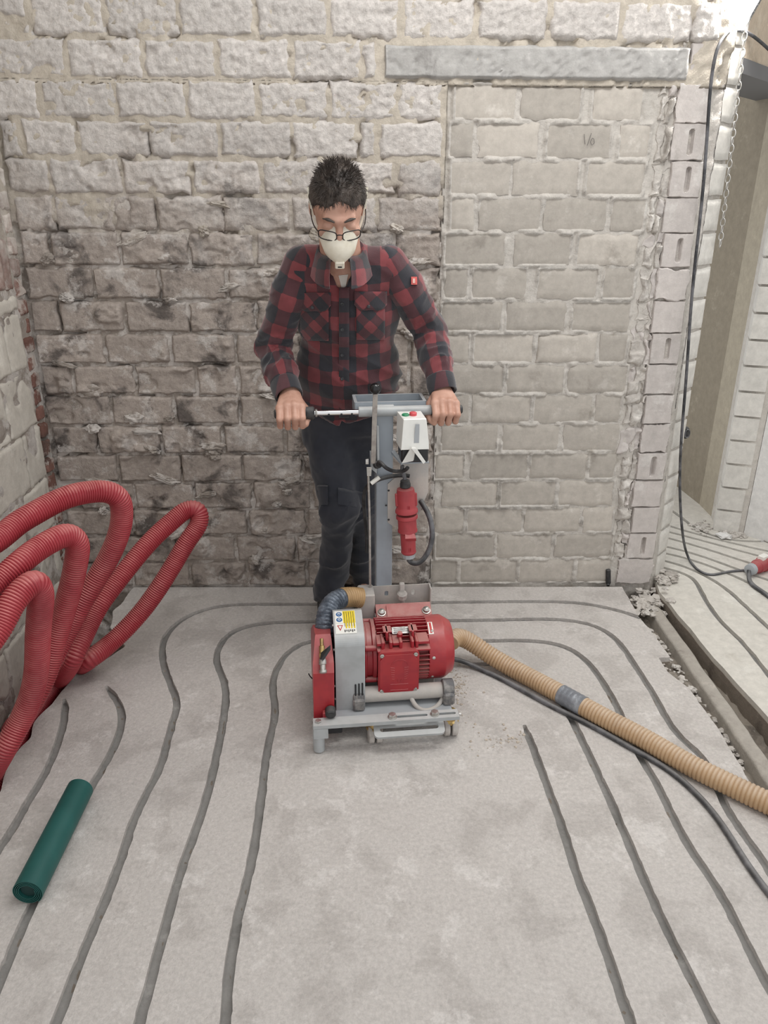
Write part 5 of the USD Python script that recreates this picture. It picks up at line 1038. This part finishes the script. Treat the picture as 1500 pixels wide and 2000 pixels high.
# placket, buttons, pockets
ys = np.linspace(562, 816, 40); xs = np.stack([np.linspace(662, 682, 4)] * 40) + (np.interp(ys, [562, 816], [0, 0]))[:, None]
m_, P_l = drape(hS, xs, np.stack([ys] * 4, 1), .008, .010); obj('placket', m_, 'plaid', shirt, True, label='button placket down the shirt front', uv=np.r_[np.c_[m_.vertices[:, 0] * 0 + .037, m_.vertices[:, 2] * 1.3]])
for y in (594, 644, 694, 740, 778):
    p = hS(668, y, .010); obj('button', lathe(p, (0, -1, .35), [(0, .0055), (.002, .006), (.003, .0045), (.0022, .002)], 14), 'button', shirt)
for x0, x1, y0 in ((582, 646, 572), (692, 756, 570)):
    hgt = [.0, .75, .95, 1, .98, .95, .75, 0]
    gx = np.linspace(x0, x1, 12); bot = y0 + 22 + 15 * np.interp(np.linspace(0, 1, 12), [0, .12, .3, .5, .7, .88, 1], [.2, .85, 1, .9, 1, .85, .2])
    X_, T_ = np.meshgrid(gx, np.linspace(0, 1, 7)); m_, _ = drape(hS, X_, y0 + (bot - y0) * T_, .0095, .010)
    xc = m_.vertices[:, 0].mean(); obj('pocket_flap', m_, 'plaid', shirt, True, uv=np.c_[(m_.vertices[:, 0] - xc) + m_.vertices[:, 2] * .9, m_.vertices[:, 2] - (m_.vertices[:, 0] - xc) * .9])
    X_, Y_ = np.meshgrid(np.linspace(x0 + 4, x1 - 4, 12), np.linspace(y0 + 20, y0 + 94, 12)); m_, _ = drape(hS, X_, Y_, .0065, .008)
    obj('chest_pocket', m_, 'plaid', shirt, True, uv=np.c_[(m_.vertices[:, 0] - xc) + m_.vertices[:, 2], m_.vertices[:, 2] - (m_.vertices[:, 0] - xc)])
    p = hS((x0 + x1) / 2 - 4, y0 + 29, .014); obj('button', lathe(p, (0, -1, .3), [(0, .005), (.002, .0055), (.003, .004)], 12), 'button', shirt)
# collar
def collar(s):
    t = np.linspace(0, 1, 22); a = math.pi * (1 - t) * .98 + t * .38
    ctr = at(666, 484, -.60) + np.array([0, .0, .0]); V = []
    for j, (r0, dz, ext) in enumerate(((.064, .012, 0), (.069, .026, 0), (.080, .012, .0), (.094, -.022, .35), (.100, -.044, 1.0))):
        fr = sstep(t, .55, 1.0)
        x = s * np.sin(a) * r0 * (1 - .12 * ext * fr); y = -np.cos(a) * r0 * .95 - .030 * fr * (j > 1); z = dz - .045 * sstep(t, .15, .9) - .018 * ext * fr + .02 * np.sin(math.pi * np.clip(t, 0, 1)) * 0
        V.append(ctr + np.c_[x, y, z])
    V = np.stack(V, 1); n = len(t); k = V.shape[1]; out = V.reshape(-1, 3); inn = (V + (ctr - V) * [.05, .05, 0] - [0, 0, .003]).reshape(-1, 3)
    i, j = np.meshgrid(np.arange(n - 1), np.arange(k - 1), indexing='ij'); q = (i * k + j).ravel(); F = np.vstack([np.stack([q, q + k, q + k + 1], 1), np.stack([q, q + k + 1, q + 1], 1)])
    per = np.r_[np.arange(n) * k, (n - 1) * k + np.arange(1, k), np.arange(n - 2, -1, -1) * k + k - 1, np.arange(k - 2, 0, -1)]; p1, p2 = per, np.roll(per, -1); B = n * k
    F = np.vstack([F, F[:, ::-1] + B, np.stack([p1, p2, B + p2], 1), np.stack([p1, B + p2, B + p1], 1)])
    if s < 0: F = F[:, ::-1]
    m = TM(np.vstack([out, inn]), F); obj('collar', m, 'plaid', shirt, True, uv=np.c_[np.arctan2(m.vertices[:, 0] - ctr[0], -(m.vertices[:, 1] - ctr[1])) * .09 + .02, m.vertices[:, 2] * 1.1 + .01])
collar(-1); collar(1)
hB = hitter(BD); up_ = [hB(x, y, o_) for x, y in ((661, 538), (680, 536), (674, 566), (668, 566)) for o_ in (.004, -.004)]; obj('undershirt', hullpts([p for p in up_ if p is not None]), 'undershirt', man, 60, label='white edge of an undershirt at the open collar')
hSl = hitter(FR_); m_, _ = drape(hSl, *np.meshgrid(np.linspace(803, 815, 5), np.linspace(541, 556, 5)), .008, .008); bg = obj('sleeve_badge', m_, 'badge', shirt, 60, label='small red badge on the sleeve')
m_, _ = drape(hSl, *np.meshgrid(np.linspace(806, 811, 3), np.linspace(544, 553, 4)), .0095, .003); obj('sleeve_badge_mark', m_, 'badge_print', shirt, 60)
# --- hair
HA = Field(hc_ - [.16, .20, .22], hc_ + [.16, .22, .20], .0042)
HA.ell(hw(0, -.016, .024), (.0795, .101, .085), HR_)
q = HA.P - hc_.astype(np.float32); qf, qu, qx = q @ hf.astype(np.float32), q @ hu.astype(np.float32), q @ hx.astype(np.float32)
keep = (qu - .066) - .95 * (qf - .082) - .010 * np.cos(qx * 90) ; keep = np.maximum(keep, np.minimum(-(qf + .005), qu + .045)); HA.f = np.maximum(HA.f, -keep * .7)
ha = taubin(HA.mesh(), 5); nv, v = ha.vertex_normals, np.array(ha.vertices); vv = v + nv * ((fbm(v * [60, 60, 30], 4, 3) - .5) * .018)[:, None]
hair = obj('hair', TM(vv, ha.faces), 'hair_dark', man, 60, label='short dark tousled hair')
rs = np.random.default_rng(5); tri = trimesh.Trimesh(v, ha.faces, process=False); pts, fi = trimesh.sample.sample_surface(tri, 5200, seed=3); nn = tri.face_normals[fi]
rel = (pts - hc_) @ HR_.T; ok = rel[:, 2] > -.02; pts, nn, rel = pts[ok], nn[ok], rel[ok]; n = len(pts)
topw = sstep(rel[:, 2], .03, .12); ln_ = .009 + .016 * topw * (.3 + rs.random(n)) + .004 * rs.random(n)
frontw = sstep(rel[:, 1], .0, .07) * topw
dirn = nn * (.22 + .45 * topw)[:, None] - hu * (.7 * (1 - topw))[:, None] + hu * (.15 * topw)[:, None] + hf * (1.0 * frontw - .1)[:, None] + hx * (.5 * (noise(np.c_[pts * 26], 4) - .5))[:, None] * 2 + rs.normal(size=(n, 3)) * .22
dirn /= np.linalg.norm(dirn, axis=1, keepdims=True); cur = (-EZ * .55 * (1 - topw)[:, None] + hf * .2 + rs.normal(size=(n, 3)) * .35)
T4 = np.linspace(0, 1, 5); CV = pts[:, None] - nn[:, None] * .004 + dirn[:, None] * (ln_[:, None] * T4)[..., None] + cur[:, None] * (ln_[:, None] * .45 * T4 ** 2)[..., None]
bc = UsdGeom.BasisCurves.Define(stage, hair + '/hair_strands'); bc.CreateTypeAttr('linear'); b_, R_ = INV[man]
bc.CreatePointsAttr(Vt.Vec3fArray.FromNumpy((CV.reshape(-1, 3) - b_).astype(np.float32))); bc.CreateCurveVertexCountsAttr(Vt.IntArray.FromNumpy(np.full(n, 5, np.int32)))
bc.CreateWidthsAttr(Vt.FloatArray.FromNumpy(np.tile(np.array([.0016, .0015, .0013, .0010, .0004], np.float32), n))); bc.SetWidthsInterpolation('vertex')
UsdShade.MaterialBindingAPI.Apply(bc.GetPrim()).Bind(MATS['hair_dark']); tag(bc, kind='stuff')
for s in (-1, 1): obj('eyebrow', sweep(spline(hw([s * .014, s * .030, s * .046], [.098, .093, .078], [.016, .021, .014]), 12), np.r_[np.linspace(.002, .0045, 6), np.linspace(.0045, .0015, 6)], 8), 'hair_dark', man, 60)
# --- mask
rings = []
for f_, a_, b_2, u0 in ((.050, .061, .062, -.054), (.085, .058, .057, -.057), (.114, .046, .046, -.062), (.134, .028, .030, -.068), (.141, .012, .014, -.071)):
    t = np.linspace(0, 2 * np.pi, 41)[:-1]; w = 1 - .22 * np.clip(-np.sin(t), 0, 1); rings.append(hw(np.cos(t) * a_ * w, np.full(40, f_) + .012 * np.abs(np.cos(t)) ** 3 * 0 - .020 * np.abs(np.cos(t)) ** 4 * (f_ < .1), u0 + np.sin(t) * b_2))
V = np.vstack(rings + [hw([0], [.142], [-.071]), hw([0], [.05], [-.055])]); k = len(rings); i, j = np.meshgrid(np.arange(k - 1), np.arange(40), indexing='ij'); i, j = i.ravel(), j.ravel(); j2 = (j + 1) % 40; q = np.arange(40); q2 = (q + 1) % 40
F = np.vstack([np.stack([i * 40 + j, i * 40 + j2, (i + 1) * 40 + j2], 1), np.stack([i * 40 + j, (i + 1) * 40 + j2, (i + 1) * 40 + j], 1), np.stack([(k - 1) * 40 + q, (k - 1) * 40 + q2, np.full(40, k * 40)], 1), np.stack([q2, q, np.full(40, k * 40 + 1)], 1)])
msk = obj('dust_mask', TM(V, F), 'mask_white', man, 50, label='white cup-shaped dust mask with a valve')
Rm = HR_.T
obj('mask_valve', cbox((-.0135, .120, -.106), (.0135, .147, -.082), .003, R=Rm, o=hc_), 'mask_white', msk); obj('valve_slot', cbox((-.006, .146, -.100), (.006, .1476, -.095), .0006, R=Rm, o=hc_), 'black_plastic', msk)
for s in (-1, 1): obj('strap', sweep(spline(hw([s * .053, s * .066, s * .077, s * .0845], [.066, .040, .012, -.03], [-.040, -.028, .002, .040]), 24), 1.0, sec=np.array([(-.0006, -.003), (.0006, -.003), (.0006, .003), (-.0006, .003)])), 'mask_white', msk, 60)
# --- glasses
fr = []; tt = np.linspace(0, 2 * np.pi, 33)[:-1]; gl_ = []
sq = lambda c, p: np.sign(c) * np.abs(c) ** p
for s in (-1, 1):
    X, U = s * .034 + sq(np.cos(tt), .62) * .0255, -.014 + sq(np.sin(tt), .62) * .0150; Fd = .120 - 9.0 * (np.abs(X) - .0) ** 2 * .5
    ring = hw(X, Fd, U); fr.append(sweep(ring, .0017, 6, closed=True)); cen = ring.mean(0); gl_.append((ring, cen))
    fr.append(sweep(spline(hw([s * .0590, s * .070, s * .0775, s * .0795], [.105, .085, .045, -.025], [-.008, -.006, -.003, .002]), 20), .0017, 6))
fr.append(sweep(spline(hw([-.009, 0, .009], [.120, .122, .120], [-.010, -.007, -.010]), 8), .0016, 6))
gs = obj('glasses', cat_(fr), 'glass_frame', man, 60, label='thin dark-framed glasses')
for ring, cen in gl_:
    k = 32; V = np.vstack([ring, ring - hf * .0012, [cen], [cen - hf * .0012]]); q = np.arange(k); q2 = (q + 1) % k
    obj('lens', TM(V, np.vstack([np.stack([q, q2, np.full(k, 2 * k)], 1), np.stack([k + q2, k + q, np.full(k, 2 * k + 1)], 1), np.stack([q2, q, k + q], 1), np.stack([q2, k + q, k + q2], 1)])), 'lens', gs, 60)
